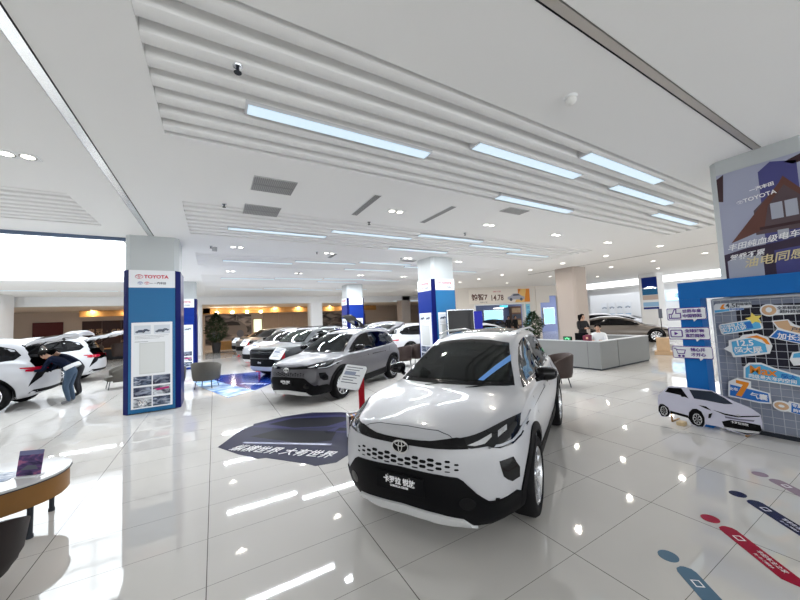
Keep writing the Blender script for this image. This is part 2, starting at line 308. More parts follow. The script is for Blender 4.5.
# long low fastback saloon
SEDAN = mod(CROSS, L=5.0, wb=3.0, fo=.90, bk=.50, bp=3.0, wr=.345, arch=.38,
  zc=[(0,.66),(.04,.70),(.2,.78),(.6,.88),(1.1,.95),(1.2,.97),(1.7,1.21),(2.2,1.40),(2.7,1.48),(3.2,1.475),(3.8,1.37),(4.4,1.16),(4.8,1.04),(4.93,1.02),(5.0,.94)],
  zr=[(0,.64),(.04,.68),(.3,.78),(1.1,.91),(1.35,.96),(1.75,1.18),(2.25,1.36),(2.8,1.415),(3.3,1.40),(3.9,1.28),(4.4,1.11),(4.85,1.0),(5.0,.92)],
  yr=[(0,.56),(.3,.64),(1.3,.69),(2.2,.56),(3.3,.54),(4.2,.58),(5,.62)], zb=[(0,.60),(.3,.70),(1.2,.88),(3,.93),(4.3,.97),(5,.80)],
  yb=[(0,.74),(.3,.80),(1.2,.84),(3.8,.83),(4.6,.79),(5,.70)], ym=[(0,.78),(.4,.88),(.9,.92),(1.6,.905),(3.2,.905),(4,.925),(4.6,.88),(5,.80)], zm=[(0,.5),(5,.58)],
  zs=[(0,.28),(5,.3)], z0=[(0,.19),(.4,.16),(4,.16),(5,.32)], vz=[(.15,.12),(.3,.04),(.45,0),(.62,.04),(.7,.12)],
  ws=[(-.68,.985),(.68,.985),(.60,1.16),(.51,1.34),(0,1.39),(-.51,1.34),(-.60,1.16)], rw=[(-.55,1.08),(.55,1.08),(.48,1.32),(-.48,1.32)],
  dlo=[(-1.5,.93),(-1.9,1.14),(-2.3,1.29),(-2.8,1.355),(-3.3,1.345),(-3.8,1.25),(-4.2,1.12),(-4.35,1.04),(-4.0,1.0),(-3,.965)],
  glass=[[(-1.75,.965),(-2.0,1.13),(-2.35,1.265),(-2.75,1.325),(-2.9,1.328),(-2.92,.985)],[(-3.0,.99),(-2.98,1.33),(-3.3,1.315),(-3.72,1.235),(-3.8,1.02)],[(-3.88,1.03),(-3.82,1.2),(-4.12,1.09),(-4.2,1.05)]])
def soft(f, L):
    """local average so that the panels carry no kinks"""
    def g(s):
        w = min(.16, max(0, s-.05)*.5, max(0, L-.1-s)*.5)
        return f(s) if w <= 0 else (f(s-w)+2*f(s-w*.5)+2*f(s)+2*f(s+w*.5)+f(s+w))/8
    return g
def car_shell(P):
    """closed body surface; nose at x=0, tail at x=-L"""
    f = {k: soft(curve(P[k]), P['L']) for k in ('zc','zr','yr','zb','yb','ym','zm','ys','zs','z0')}; vp = curve(P['vz']); rp = curve(P['rz']); L = P['L']
    def sx_(s, y, z):
        a = max(0, 1-s/1.1)**2; b = max(0, 1-(L-s)/.9)**2
        return -(s+(P['bk']*(abs(y)/.9)**P['bp']+vp(z))*a-(P['rk']*(abs(y)/.85)**3+rp(z))*b)
    def ring(s, k=1):
        g = {q: f[q](s) for q in f}; e = min(1, (s/.07))*min(1, ((L-s)/.07)); e = .93+.07*math.sqrt(max(0, 1-(1-e)**2))
        K = [(0,g['z0']),(.55*g['ys'],g['z0']),(.93*g['ys'],g['z0']+.015),(g['ys']+.01,g['z0']+.07),(g['ys']+.03,g['zs']+.06),(g['ym'],g['zm']),(g['ym']-.012,g['zm']+.45*(g['zb']-g['zm'])),(g['yb']+.012,g['zb']-.04),(g['yb']-.005,g['zb']+.008),(g['yb']-.04,g['zb']+.03),
             (g['yr']+.03,g['zr']-.05),(g['yr']-.015,g['zr']+.006),(g['yr']-.09,g['zr']+.35*(g['zc']-g['zr'])),(g['yr']*.45,g['zc']-.18*(g['zc']-g['zr'])),(0,g['zc'])]
        if K[9][1] > K[10][1]-.02:      # bonnet and tail: shoulder runs straight into the bonnet edge
            K[9] = (K[8][0]*.75+K[11][0]*.25, K[8][1]*.7+K[11][1]*.3); K[10] = (K[8][0]*.35+K[11][0]*.65, K[8][1]*.3+K[11][1]*.7)
        cnt = [3,2,2,2,4,3,3,2,2,4,2,3,4,5]; o = []
        for i, c in enumerate(cnt):
            p0, p1, p2, p3 = K[max(i-1,0)], K[i], K[i+1], K[min(i+2,len(K)-1)]
            if i == 0: p0 = (-K[1][0], K[1][1])
            if i+2 > len(K)-1: p3 = (-K[-2][0], K[-2][1])
            def tg(a, b, c_):
                l1 = math.dist(a, b)+1e-6; l2 = math.dist(b, c_)+1e-6
                return [((b[j]-a[j])/l1*l2+(c_[j]-b[j])/l2*l1)/(l1+l2) for j in (0,1)]
            ll = math.dist(p1, p2); t1, t2 = tg(p0,p1,p2), tg(p1,p2,p3)
            for q in range(c):
                u = q/c; h = [(1+2*u)*(1-u)**2, u*(1-u)**2, u*u*(3-2*u), u*u*(u-1)]
                o.append(tuple(p1[j]*h[0]+t1[j]*ll*h[1]+p2[j]*h[2]+t2[j]*ll*h[3] for j in (0,1)))
        o.append(K[-1]); cz = (g['z0']+g['zc'])/2
        o = [(y*e, cz+(z-cz)*e) for y, z in o]
        return o+[(-y, z) for y, z in o[-2:0:-1]], cz
    st = [0,.006,.018,.035,.06,.09,.13,.18,.24,.31,.39,.48,.57,.67,.78,.9,1.0,1.07,1.13,1.2,1.28]
    n = int((L-.4-1.28)/.085); st += [1.28+(L-.45-1.28)*(i+1)/n for i in range(n)]
    st += [L-.4,L-.35,L-.3,L-.25,L-.2,L-.15,L-.11,L-.075,L-.045,L-.02,L-.007,L]
    V = []; F = []; r0, c0 = ring(0); N = len(r0)
    for k in (0, .12, .25, .38, .5, .62, .73, .83, .91, .965):   # nose cap
        if k == 0: V.append((sx_(0,0,c0), 0, c0)); continue
        V += [(sx_(0, y*k, c0+(z-c0)*k), y*k, c0+(z-c0)*k) for y, z in r0]
    for s in st:
        rg, c = ring(s); V += [(sx_(s,y,z), y, z) for y, z in rg]
    rg, c = ring(L)
    for k in (.965,.91,.83,.73,.6,.45,.3,.15): V += [(sx_(L, y*k, c+(z-c)*k), y*k, c+(z-c)*k) for y, z in rg]
    V.append((sx_(L,0,c),0,c)); nr = (len(V)-2)//N
    F += [(0, 1+(i+1)%N, 1+i) for i in range(N)]
    for r in range(nr-1):
        for i in range(N): a, b = 1+r*N, 1+(r+1)*N; F.append((a+i, a+(i+1)%N, b+(i+1)%N, b+i))
    a = 1+(nr-1)*N; F += [(a+i, a+(i+1)%N, len(V)-1) for i in range(N)]
    return V, F
def inside(p, poly):
    c = False; j = len(poly)-1
    for i in range(len(poly)):
        a, b = poly[i], poly[j]
        if (a[1] > p[1]) != (b[1] > p[1]) and p[0] < (b[0]-a[0])*(p[1]-a[1])/(b[1]-a[1])+a[0]: c = not c
        j = i
    return c
def smooth_poly(poly, k=4):
    n = len(poly); o = []
    for i in range(n):
        p0, p1, p2, p3 = poly[i-1], poly[i], poly[(i+1)%n], poly[(i+2)%n]
        for q in range(k):
            u = q/k; o.append(tuple(.5*(2*p1[j]+(p2[j]-p0[j])*u+(2*p0[j]-5*p1[j]+4*p2[j]-p3[j])*u*u+(3*p1[j]-p0[j]-3*p2[j]+p3[j])*u**3) for j in (0,1)))
    return o
def shrink(poly, d):
    n = len(poly); A = sum(poly[i][0]*poly[(i+1)%n][1]-poly[(i+1)%n][0]*poly[i][1] for i in range(n)); sg = 1 if A > 0 else -1; o = []
    for i in range(n):
        a, b, c = Vector(poly[i-1]), Vector(poly[i]), Vector(poly[(i+1)%n]); e, g = (b-a).normalized(), (c-b).normalized()
        nn = Vector((-e.y-g.y, e.x+g.x)); nn = nn.normalized() if nn.length > 1e-6 else Vector((-e.y,e.x)); k = max(.5, nn.dot(Vector((-e.y,e.x)))); o.append(tuple(b+nn*(sg*d/k)))
    return o
def patch(mb, bvh, poly, view, off=.006, sp=.05, depth=.03, sgn=1, hole=None):
    """lay a 2-D outline (front: y,z  side: x,z  top: x,y) onto a body as a thin shaped panel"""
    pts = []
    for a, b in zip(poly, poly[1:]+poly[:1]):
        n = max(1, int(math.dist(a, b)/sp))
        pts += [(a[0]+(b[0]-a[0])*i/n, a[1]+(b[1]-a[1])*i/n) for i in range(n)]
    nb = len(pts); x0, x1 = min(p[0] for p in pts), max(p[0] for p in pts); y0, y1 = min(p[1] for p in pts), max(p[1] for p in pts)
    ip = []; x = x0+sp*.5
    while x < x1:
        y = y0+sp*.5
        while y < y1:
            if inside((x,y), pts) and min(math.dist((x,y), q) for q in pts) > sp*.45: ip.append((x+.0007*sin(y*91), y+.0007*sin(x*77)))
            y += sp
        x += sp
    vs, es, fs, *_ = delaunay_2d_cdt([Vector(p) for p in pts+ip], [(i,(i+1)%nb) for i in range(nb)], [], 1, 1e-6)
    fs = [f for f in fs if inside((sum(vs[i].x for i in f)/len(f), sum(vs[i].y for i in f)/len(f)), pts)]
    d = {'front':Vector((-1,0,0)), 'rear':Vector((1,0,0)), 'side':Vector((0,-sgn,0)), 'top':Vector((0,0,-1))}[view]
    P = []
    for v in vs:
        o = {'front':Vector((2,v.x,v.y)), 'rear':Vector((-8,v.x,v.y)), 'side':Vector((v.x,2*sgn,v.y)), 'top':Vector((v.x,v.y,4))}[view]
        h = bvh.ray_cast(o, d)
        if h[0] is None: hh = bvh.find_nearest(o+d*2); P.append((hh[0]+hh[1]*off, hh[1]))
        else: P.append((h[0]+h[1]*off, h[1]))
    top = [tuple(p) for p, n in P]; bot = [tuple(p-n*depth) for p, n in P]; k = len(top)
    cnt = {}
    for f in fs:
        for a, b in zip(f, f[1:]+f[:1]): cnt[(a,b)] = 1
    F = [tuple(f) for f in fs]+[tuple(i+k for i in reversed(f)) for f in fs]+[(b, a, a+k, b+k) for (a, b) in cnt if (b, a) not in cnt]
    mb.add(top+bot, F)
def mir(poly): return [(-y, z) for y, z in poly]
m_tint = tint_glass('car_glass', (.30,.33,.33)); m_tint3 = tint_glass('side_glass', (.10,.11,.11), .6); m_tint2 = tint_glass('clear_glass', (.62,.70,.67))
m_rim = mat('alloy', (.62,.63,.65), .22, 1); m_lens = mat('lamp_chrome', (.75,.77,.80), .12, .9); m_tail = mat('tail_lamp_red', (.38,.004,.02), .12, coat=1); m_seat = mat('seat_fabric', (.02,.02,.022), .7, spec=.1)
m_lampglass = mat('lamp_glass', (.006,.007,.009), .05, spec=.4); m_drl = mat('daytime_lamp', (.42,.44,.48), .2)
def paint(name, col, metal=0, rough=.28, coat=.55):
    m = mat(name, col, rough, metal, coat=coat, noise=.02, nscale=60, spec=.3); nt = m.node_tree; b = nt.nodes['Principled BSDF']; o = nt.nodes['Material Output']
    g = nt.nodes.new('ShaderNodeNewGeometry'); d = nt.nodes.new('ShaderNodeBsdfDiffuse'); d.inputs[0].default_value = (.02,.02,.022,1); x = nt.nodes.new('ShaderNodeMixShader')   # bare dark trim on the inner side of the panels
    nt.links.new(g.outputs['Backfacing'], x.inputs[0]); nt.links.new(b.outputs[0], x.inputs[1]); nt.links.new(d.outputs[0], x.inputs[2]); nt.links.new(x.outputs[0], o.inputs['Surface'])
    return m
_mesh = {}
def wheel_meshes(r, style):
    k = ('wheel', r, style)
    if k in _mesh: return _mesh[k]
    ri = r*.70
    t = MB().lathe([(ri,-.10),(ri+.01,-.112),(r*.93,-.112),(r-.004,-.085),(r,-.06),(r,.06),(r-.004,.085),(r*.93,.110),(r*.84,.116),(ri+.012,.110),(ri,.10),(ri-.01,.06),(ri-.01,-.08)], axis='y', n=40).mesh('tyre', m_rub, True, 50)
    w = MB().lathe([(ri,.104),(ri-.012,.108),(ri-.02,.095),(ri-.03,.03),(ri-.035,-.05)], axis='y', n=40)
    w.lathe([(0,.092),(.03,.092),(.045,.085),(.06,.06),(.07,.02)], axis='y', n=20)
    nsp = 5
    for i in range(nsp):
        for dlt in ((-.16,.16) if style else (-.2,.2)):
            a0 = 2*pi*i/nsp+dlt*.45; a1 = 2*pi*i/nsp+dlt*1.55
            p0 = Vector((cos(a0)*.05,0,sin(a0)*.05)); p1 = Vector((cos(a1)*(ri-.012),0,sin(a1)*(ri-.012))); u = (p1-p0).normalized(); n = Vector((-u.z,0,u.x))
            q = [p0+n*.013, p0-n*.013, p1-n*.022, p1+n*.022]; ys = [.082,.082,.098,.098]
            w.add([(v.x,y,v.z) for v, y in zip(q,ys)]+[(v.x,y-.03,v.z) for v, y in zip(q,ys)], [(0,1,2,3),(7,6,5,4),(0,4,5,1),(1,5,6,2),(2,6,7,3),(3,7,4,0)])
    rim = w.mesh('rim', m_rim, True, 35)
    dsk = MB().cyl((0,-.03,0),(0,0,0),ri*.80,n=28).mesh('brake_disc', mat('brake_disc', (.09,.09,.095), .4, .8))
    _mesh[k] = (t, rim, dsk); return _mesh[k]
def add_wheels(root, P, style=0):
    t, rim, dsk = wheel_meshes(P['wr'], style)
    for s in (P['fo'], P['fo']+P['wb']):
        for sg in (1, -1):
            o = addobj('wheel', t, root); o.location = (-s, sg*P['track'], P['wr'])
            if sg < 0: o.rotation_euler = (0, 0, pi)
            addobj('rim', rim, o); addobj('brake_disc', dsk, o)
def shell_mesh(key, P, see_through, mats, hatch=False):
    k = ('shell', key, see_through, hatch)
    if k in _mesh: return _mesh[k]
    V, F = car_shell(P); me = bpy.data.meshes.new('body'); me.from_pydata(V, [], F)
    bm = bmesh.new(); bm.from_mesh(me); bmesh.ops.recalc_face_normals(bm, faces=bm.faces); bm.to_mesh(me); bvh = BVHTree.FromBMesh(bm); bm.free()
    o = addobj('tmp', me); cut = MB()
    for s in (P['fo'], P['fo']+P['wb']):
        for sg in (1, -1): cut.cyl((-s, sg*.52, P['wr']+.01), (-s, sg*1.3, P['wr']+.01), P['arch'], n=40)
    co = cut.build('tmpcut', [m_blk]); b = o.modifiers.new('b', 'BOOLEAN'); b.object = co; b.operation = 'DIFFERENCE'; b.solver = 'EXACT'
    out = bpy.data.meshes.new_from_object(o.evaluated_get(bpy.context.evaluated_depsgraph_get())); bpy.data.objects.remove(o); bpy.data.objects.remove(co)
    bm = bmesh.new(); bm.from_mesh(out); kill = []
    for f in bm.faces:
        c = f.calc_center_median(); f.material_index = 0; f.smooth = True
        ra = min(math.hypot(c.x+s, c.z-P['wr']-.01) for s in (P['fo'], P['fo']+P['wb']))
        if (ra < P['arch']-.01 and abs(c.y) > .5 and c.z < P['wr']+P['arch']) or (ra < P['arch']+.004 and .5 < abs(c.y) < .80): f.material_index = 1
        if c.z < .30 and abs(f.normal.z) > .7: f.material_index = 1
        if see_through:
            if c.x > -2.6 and f.normal.x > .15 and inside((c.y,c.z), shrink(P['ws'], .035)): kill.append(f)
            elif abs(c.y) > .45 and abs(f.normal.y) > .5 and any(inside((c.x,c.z), shrink(g, .012)) for g in P['glass']): kill.append(f)
            elif c.x < -3.6 and f.normal.x < -.2 and inside((c.y,c.z), shrink(P['rw'], .03)): kill.append(f)
        if hatch and c.x < -P['L']+.75 and f.normal.x < -.15 and inside((c.y,c.z), hatch_poly(P, .02)): kill.append(f)
    bmesh.ops.delete(bm, geom=list(set(kill)), context='FACES'); bm.to_mesh(out); bm.free(); out.name = 'body'
    out.materials.clear(); out.materials.append(m_white); out.materials.append(m_blk); out.set_sharp_from_angle(angle=R(38))
    _mesh[k] = (out, bvh); return _mesh[k]
def hatch_poly(P, d=0):
    zt = P['zc']; top = curve(P['zc'])(P['L']-.42)-.06; zl = .74
    return shrink([(-.66,zl),(.66,zl),(.68,1.0),(.52,top),(-.52,top),(-.68,1.0)], d)
def panel(root, name, mats, bvh, polys, view, parent=None, smooth=True, **k):
    if view == 'side':
        return [one_side(root, name, mats, bvh, p, view, sg, parent, **k) for p in polys for sg in (1, -1)]
    mb = MB()
    for p in polys: patch(mb, bvh, p, view, **k)
    return mb.build(name, mats, parent or root, smooth, 45)
def one_side(root, name, mats, bvh, poly, view, sg, parent=None, **k):
    mb = MB(); patch(mb, bvh, poly, view, **({'sgn':sg} if view == 'side' else {}), **k); return mb.build(name, mats, parent or root, True, 45)
def arch_poly(s, r0, r1, z, a0=-14, a1=194, n=26):
    A = [R(a0+(a1-a0)*i/n) for i in range(n+1)]
    return [(-s+r1*cos(a), z+r1*sin(a)) for a in A]+[(-s+r0*cos(a), z+r0*sin(a)) for a in reversed(A)]
def common(root, P, bvh, see, glassm, detail=True, roof='body'):
    """glazing, pillars trim, mirrors, handles, wheels and cabin shared by all the vehicles"""
    wsm = MB(); ws = smooth_poly(P['ws'], 2) if detail else P['ws']
    if see:
        frit = MB(); poly = P['ws']; inn = shrink(poly, .05); n = len(poly)
        for i in range(n): patch(frit, bvh, [poly[i], poly[(i+1)%n], inn[(i+1)%n], inn[i]], 'front', off=.004, sp=.06, depth=.012)
        frit.build('windscreen_surround', m_gloss, root, True)
        patch(wsm, bvh, shrink(poly, .03), 'front', off=.008, sp=.08, depth=.004); wsm.build('windscreen', glassm, root, True)
    else: panel(root, 'windscreen', m_gloss, bvh, [P['ws']], 'front', sp=.09, depth=.01)
    for sg in (1, -1):
        if see:
            fr = MB(); d = P['dlo']
            # pillar trim: outline of the side glazing with the panes left open
            n = len(d); inn = shrink(d, .028)
            for i in range(n): patch(fr, bvh, [d[i], d[(i+1)%n], inn[(i+1)%n], inn[i]], 'side', off=.004, sp=.12, depth=.012, sgn=sg)
            for g, h in zip(P['glass'], P['glass'][1:]):
                a = g[-1], g[-2]; b = h[0], h[1]
                patch(fr, bvh, [(a[0][0]+.02,a[0][1]-.02),(a[1][0]+.02,a[1][1]+.02),(b[1][0]-.02,b[1][1]+.02),(b[0][0]-.02,b[0][1]-.02)], 'side', off=.005, sp=.12, depth=.012, sgn=sg)
            d0, g0 = d[0], P['glass'][0]
            patch(fr, bvh, [(g0[0][0]-.03,g0[0][1]-.02),(g0[1][0]-.02,g0[1][1]),d[1],d0], 'side', off=.0045, sp=.12, depth=.012, sgn=sg)
            fr.build('window_trim', m_gloss, root, True)
            for g in P['glass']: one_side(root, 'side_window', m_tint3, bvh, shrink(g, -.01), 'side', sg, off=.006, sp=.15, depth=.004)
        else:
            t = one_side(root, 'window_trim', m_blk, bvh, P['dlo'], 'side', sg, off=.003, sp=.14, depth=.01)
            if detail:
                for g in P['glass']: one_side(root, 'side_window', m_gloss, bvh, g, 'side', sg, off=.007, sp=.16, depth=.006)
    if detail or not see: panel(root, 'rear_window', m_gloss if not see else glassm, bvh, [P['rw']], 'rear', off=.006, sp=.12, depth=.008)
    if see:
        zf = .50; it = MB()
        it.bb((-1.45,-.66,.86),(-1.25,.66,1.0),.05).bb((-1.40,-.2,.5),(-2.1,.2,.75),.04)
        it.build('dashboard', m_seat, root, True)
        for x in (-2.15, -3.0):
            for y in (-.36, .36):
                q = MB().box((x,y,.55),(.50,.50,.18),0,.07); q.X = Matrix.Translation((x-.26,y,.93)) @ Matrix.Rotation(R(-14),4,'Y'); q.box((0,0,-.02),(.14,.48,.62),0,.06).box((0,0,.40),(.09,.26,.17),0,.04); q.X = Matrix(); q.build('seat', m_seat, root, True)
        st = MB(); c = Vector((-1.62,.36,.93)); st.tube([c+Vector((.06*cos(a),.18*sin(a),.18*cos(a))) for a in [2*pi*i/20 for i in range(20)]], .014, 6, True); st.cyl(c+Vector((.02,0,0)), c+Vector((.25,0,-.05)), .03); st.build('steering_wheel', m_blk, root, True)
        z = P['ws'][4][1]-.07; MB().box((-1.98,0,z),(.03,.22,.06),0,.012).build('rear_view_mirror', m_blk, root, True)
    z = P['dlo'][0][1]+.115; x = P['dlo'][0][0]-.27
    for sg in (1, -1):
        q = MB(); q.add(*mirror_geo(x, sg, z)); q.cyl((x+.02, sg*.84, z-.075), (x-.01, sg*.95, z-.03), .025, .035, 10)
        mo = q.build('door_mirror', m_gloss, root, True, 60)
        MB().box((x-.066, sg*.96, z),(.008,.17,.10),0,.003).build('mirror_glass', m_chrome, mo)
    add_wheels(root, P, 0)
def mirror_geo(x, sg, z):
    bm = bmesh.new(); bmesh.ops.create_icosphere(bm, subdivisions=3, radius=1)
    for v in bm.verts:
        a = v.co.copy(); e = lambda t: math.copysign(abs(t)**.62, t)
        px = e(a.x); px = px*.062 if px < 0 else px*.10
        v.co = (x+px-.03*max(0, a.y*1), sg*(.955+.112*e(a.y)), z+(.072-.012*e(a.y))*e(a.z))
    bm.verts.index_update(); r = [tuple(v.co) for v in bm.verts], [tuple(v.index for v in f.verts) for f in bm.faces]; bm.free(); return r
def body_part(root, key, P, see, paintm, hatch=False):
    me, bvh = shell_mesh(key, P, see, None, hatch); me = me.copy(); me.materials[0] = paintm; me.materials[1] = m_blk
    return addobj('body', me, root), bvh
def plate(root, x, z, txt, sub, w=.44, h=.14, rear=False):
    o = MB().box((0,0,0),(.012,w,h),0,.004).build('number_plate', m_blk, root); o.location = (x,0,z)
    letters(txt, .058, m_letter, o, (.007,0,.012), (0,1,0), (0,0,1), name='plate_lettering', bold=.0012, sx=.95)
    if sub: letters(sub, .021, m_letter, o, (.007,0,-.028), (0,1,0), (0,0,1), name='plate_lettering', bold=.0006)
    for y in (-.10,.10): MB().cyl((.004,y,.052),(.010,y,.052),.005,n=8).build('plate_screw', m_chrome, o)
HL = [(.455,.866),(.60,.890),(.74,.922),(.86,.945),(.895,.93),(.893,.90),(.868,.85),(.842,.80),(.80,.775),(.735,.785),(.69,.80),(.66,.812),(.56,.808),(.465,.822)]
FOG = [(.735,.70),(.785,.70),(.81,.695),(.842,.60),(.838,.525),(.80,.525),(.758,.585)]
def cross_car(paintm, label, group, plate_sub='COROLLA CROSS', see=True, film=False, hatch=False):
    P = CROSS; root = thing('suv_car', label, 'car', group=group); b, bvh = body_part(root, 'cross', P, see, paintm, hatch)
    common(root, P, bvh, see, m_tint)
    low = [(-.905,.40),(-.845,.385),(-.815,.43),(-.70,.425),(-.66,.43),(-.59,.495),(-.505,.585),(-.465,.608),(-.34,.618),(0,.63)]
    low = low+[(-y,z) for y,z in reversed(low[:-1])]
    bot = [(.88,.30),(.765,.235),(.655,.205),(.5,.205),(.25,.215),(0,.22)]; bot = bot+[(-y,z) for y,z in reversed(bot[:-1])]
    bp = panel(root, 'lower_bumper', m_blk, bvh, [low+bot], 'front', sp=.045, off=.012, depth=.05)
    lip = [(-.545,.205),(-.475,.292),(-.30,.318),(0,.335),(.30,.318),(.475,.292),(.545,.205),(.40,.222),(.2,.238),(0,.245),(-.2,.238),(-.40,.222)]
    panel(root, 'skid_plate', mat('skid_silver', (.74,.75,.76), .35, .3), bvh, [lip], 'front', parent=bp, sp=.04, off=.028, depth=.03)
    for sg in (1, -1):
        ring = [(sg*(.52+.055*cos(a)), .425+.05*sin(a)) for a in [2*pi*i/16 for i in range(16)]]
        panel(root, 'bumper_pocket', m_gloss, bvh, [ring], 'front', parent=bp, sp=.03, off=.016, depth=.02)
    up = [(-.46,.822),(-.24,.826),(0,.818),(.24,.826),(.46,.822),(.46,.868),(.445,.872),(.24,.842),(0,.84),(-.24,.842),(-.445,.872),(-.46,.868)]
    band = [(-.54,.806),(-.3,.798),(0,.795),(.3,.798),(.54,.806),(.50,.865),(.445,.87),(.25,.842),(0,.836),(-.25,.842),(-.445,.87),(-.50,.865)]
    panel(root, 'grille_bar', m_gloss, bvh, [band], 'front', sp=.035, off=.010, depth=.03)
    gap = [(-.425,.862),(-.38,.882),(-.28,.9),(0,.906),(.28,.9),(.38,.882),(.425,.862),(.427,.864),(.382,.885),(.282,.9025),(0,.9085),(-.282,.9025),(-.382,.885),(-.427,.864)]
    panel(root, 'bonnet_gap', m_dark, bvh, [gap], 'front', sp=.05, off=.0015, depth=.02)
    hx = MB()
    for i in range(-7, 8):
        for j in range(4):
            z = .715-.0355*j-(.018 if i % 2 else 0); y = i*.0655
            k = 1-.14*max(0, abs(i)-4)
            if z < .635 or (abs(i) < 2 and z > .70) or abs(y) > .47-.10*max(0, z-.70)*10: continue
            w, h = .031*k, .0115*k
            if z < .652: h *= .45
            patch(hx, bvh, [(y-w,z),(y-w*.62,z+h),(y+w*.62,z+h),(y+w,z),(y+w*.62,z-h),(y-w*.62,z-h)], 'front', off=.0015, sp=.05, depth=.01)
    hx.build('grille_openings', m_blk, root)
    em = emblem_mb(.078).build('emblem', m_chrome, root); em.matrix_local = face_matrix((-.018,0,.783), (0,1,0), (-.12,0,1)); 
    MB().prism([(.076*cos(a),.05*sin(a)) for a in [2*pi*i/24 for i in range(24)]], -.012, 0).build('emblem_base', m_gloss, em)
    for sg in (1, -1):
        f = (lambda p: p) if sg > 0 else mir
        h = panel(root, 'headlight', m_lampglass, bvh, [f(HL)], 'front', sp=.035, off=.008, depth=.03)
        panel(root, 'lamp_unit', m_lens, bvh, [f([(.53,.828),(.60,.850),(.665,.872),(.672,.855),(.64,.828),(.58,.822)]), f([(.700,.878),(.745,.896),(.755,.87),(.71,.845)])], 'front', parent=h, sp=.03, off=.012, depth=.01)
        panel(root, 'daytime_strip', m_drl, bvh, [f([(.70,.800),(.735,.796),(.80,.792),(.835,.815),(.855,.86),(.868,.90),(.855,.90),(.838,.865),(.818,.828),(.792,.808),(.74,.81),(.71,.812)])], 'front', parent=h, sp=.03, off=.012, depth=.01)
        panel(root, 'fog_slot', m_gloss, bvh, [f(FOG)], 'front', sp=.035, off=.004, depth=.03)
    clad = []
    for s in (P['fo'], P['fo']+P['wb']): clad.append(arch_poly(s, P['arch']-.005, P['arch']+.065, P['wr']+.01))
    z0 = .235
    clad.append([(-P['fo']-.38,.30),(-P['fo']-.40,.44),(-P['fo']-.5,.42),(-2.2,.40),(-3.1,.43),(-3.14,.46),(-3.2,.34),(-3.16,.27),(-2.2,.235),(-1.4,.235)])
    panel(root, 'wheel_arch_cladding', m_blk, bvh, clad, 'side', sp=.05, off=.014, depth=.04)
    for x in (-2.28, -3.25): panel(root, 'door_handle', paintm, bvh, [rrect(x-.11,.885,x+.11,.92,.016,3)], 'side', sp=.06, off=.022, depth=.03)
    seam = [[(-1.45,.46),(-1.40,.95),(-1.392,.95),(-1.442,.46)],[(-2.66,.44),(-2.66,1.03),(-2.652,1.03),(-2.652,.44)],[(-3.3,.75),(-3.52,1.02),(-3.512,1.024),(-3.292,.75)]]
    panel(root, 'door_gap', m_dark, bvh, seam, 'side', sp=.15, off=.0012, depth=.01)
    panel(root, 'sunroof', m_gloss, bvh, [[(-2.35,-.42),(-2.35,.42),(-3.15,.42),(-3.15,-.42)]], 'top', sp=.12, off=.004, depth=.01)
    for y in (.30, -.18):   # wipers
        MB().tube([(-1.10,y-.1,1.05),(-1.17,y+.15,1.085),(-1.21,y+.38,1.10)], .007, 6).build('wiper', m_blk, root)
    for sg in (1, -1):
        MB().tube([(-2.25,sg*.56,1.56),(-2.5,sg*.555,1.60),(-3.4,sg*.55,1.595),(-3.85,sg*.54,1.53)], .016, 6).build('roof_rail', paintm if film else m_chrome, root, True)
        tl = [(sg*y,z) for y,z in [(.40,.98),(.74,.985),(.77,.93),(.70,.90),(.40,.93)]]
        panel(root, 'tail_light', m_tail, bvh, [tl], 'rear', sp=.06, off=.008, depth=.02)
    panel(root, 'rear_bumper', m_blk, bvh, [[(-.8,.36),(.8,.36),(.78,.60),(.5,.56),(-.5,.56),(-.78,.60)]], 'rear', sp=.09, off=.01, depth=.03)
    plate(root, .020, .512, '卡罗拉 锐放', plate_sub)
    if film: panel(root, 'window_film', mat('film_blue', (.16,.36,.78), .3), bvh, [[(.30,1.105),(.36,1.10),(.47,1.19),(.585,1.275),(.565,1.33),(.43,1.225)]], 'front', sp=.05, off=.0135, depth=.002)
    if hatch: open_hatch(root, P, paintm, 10)
    return root
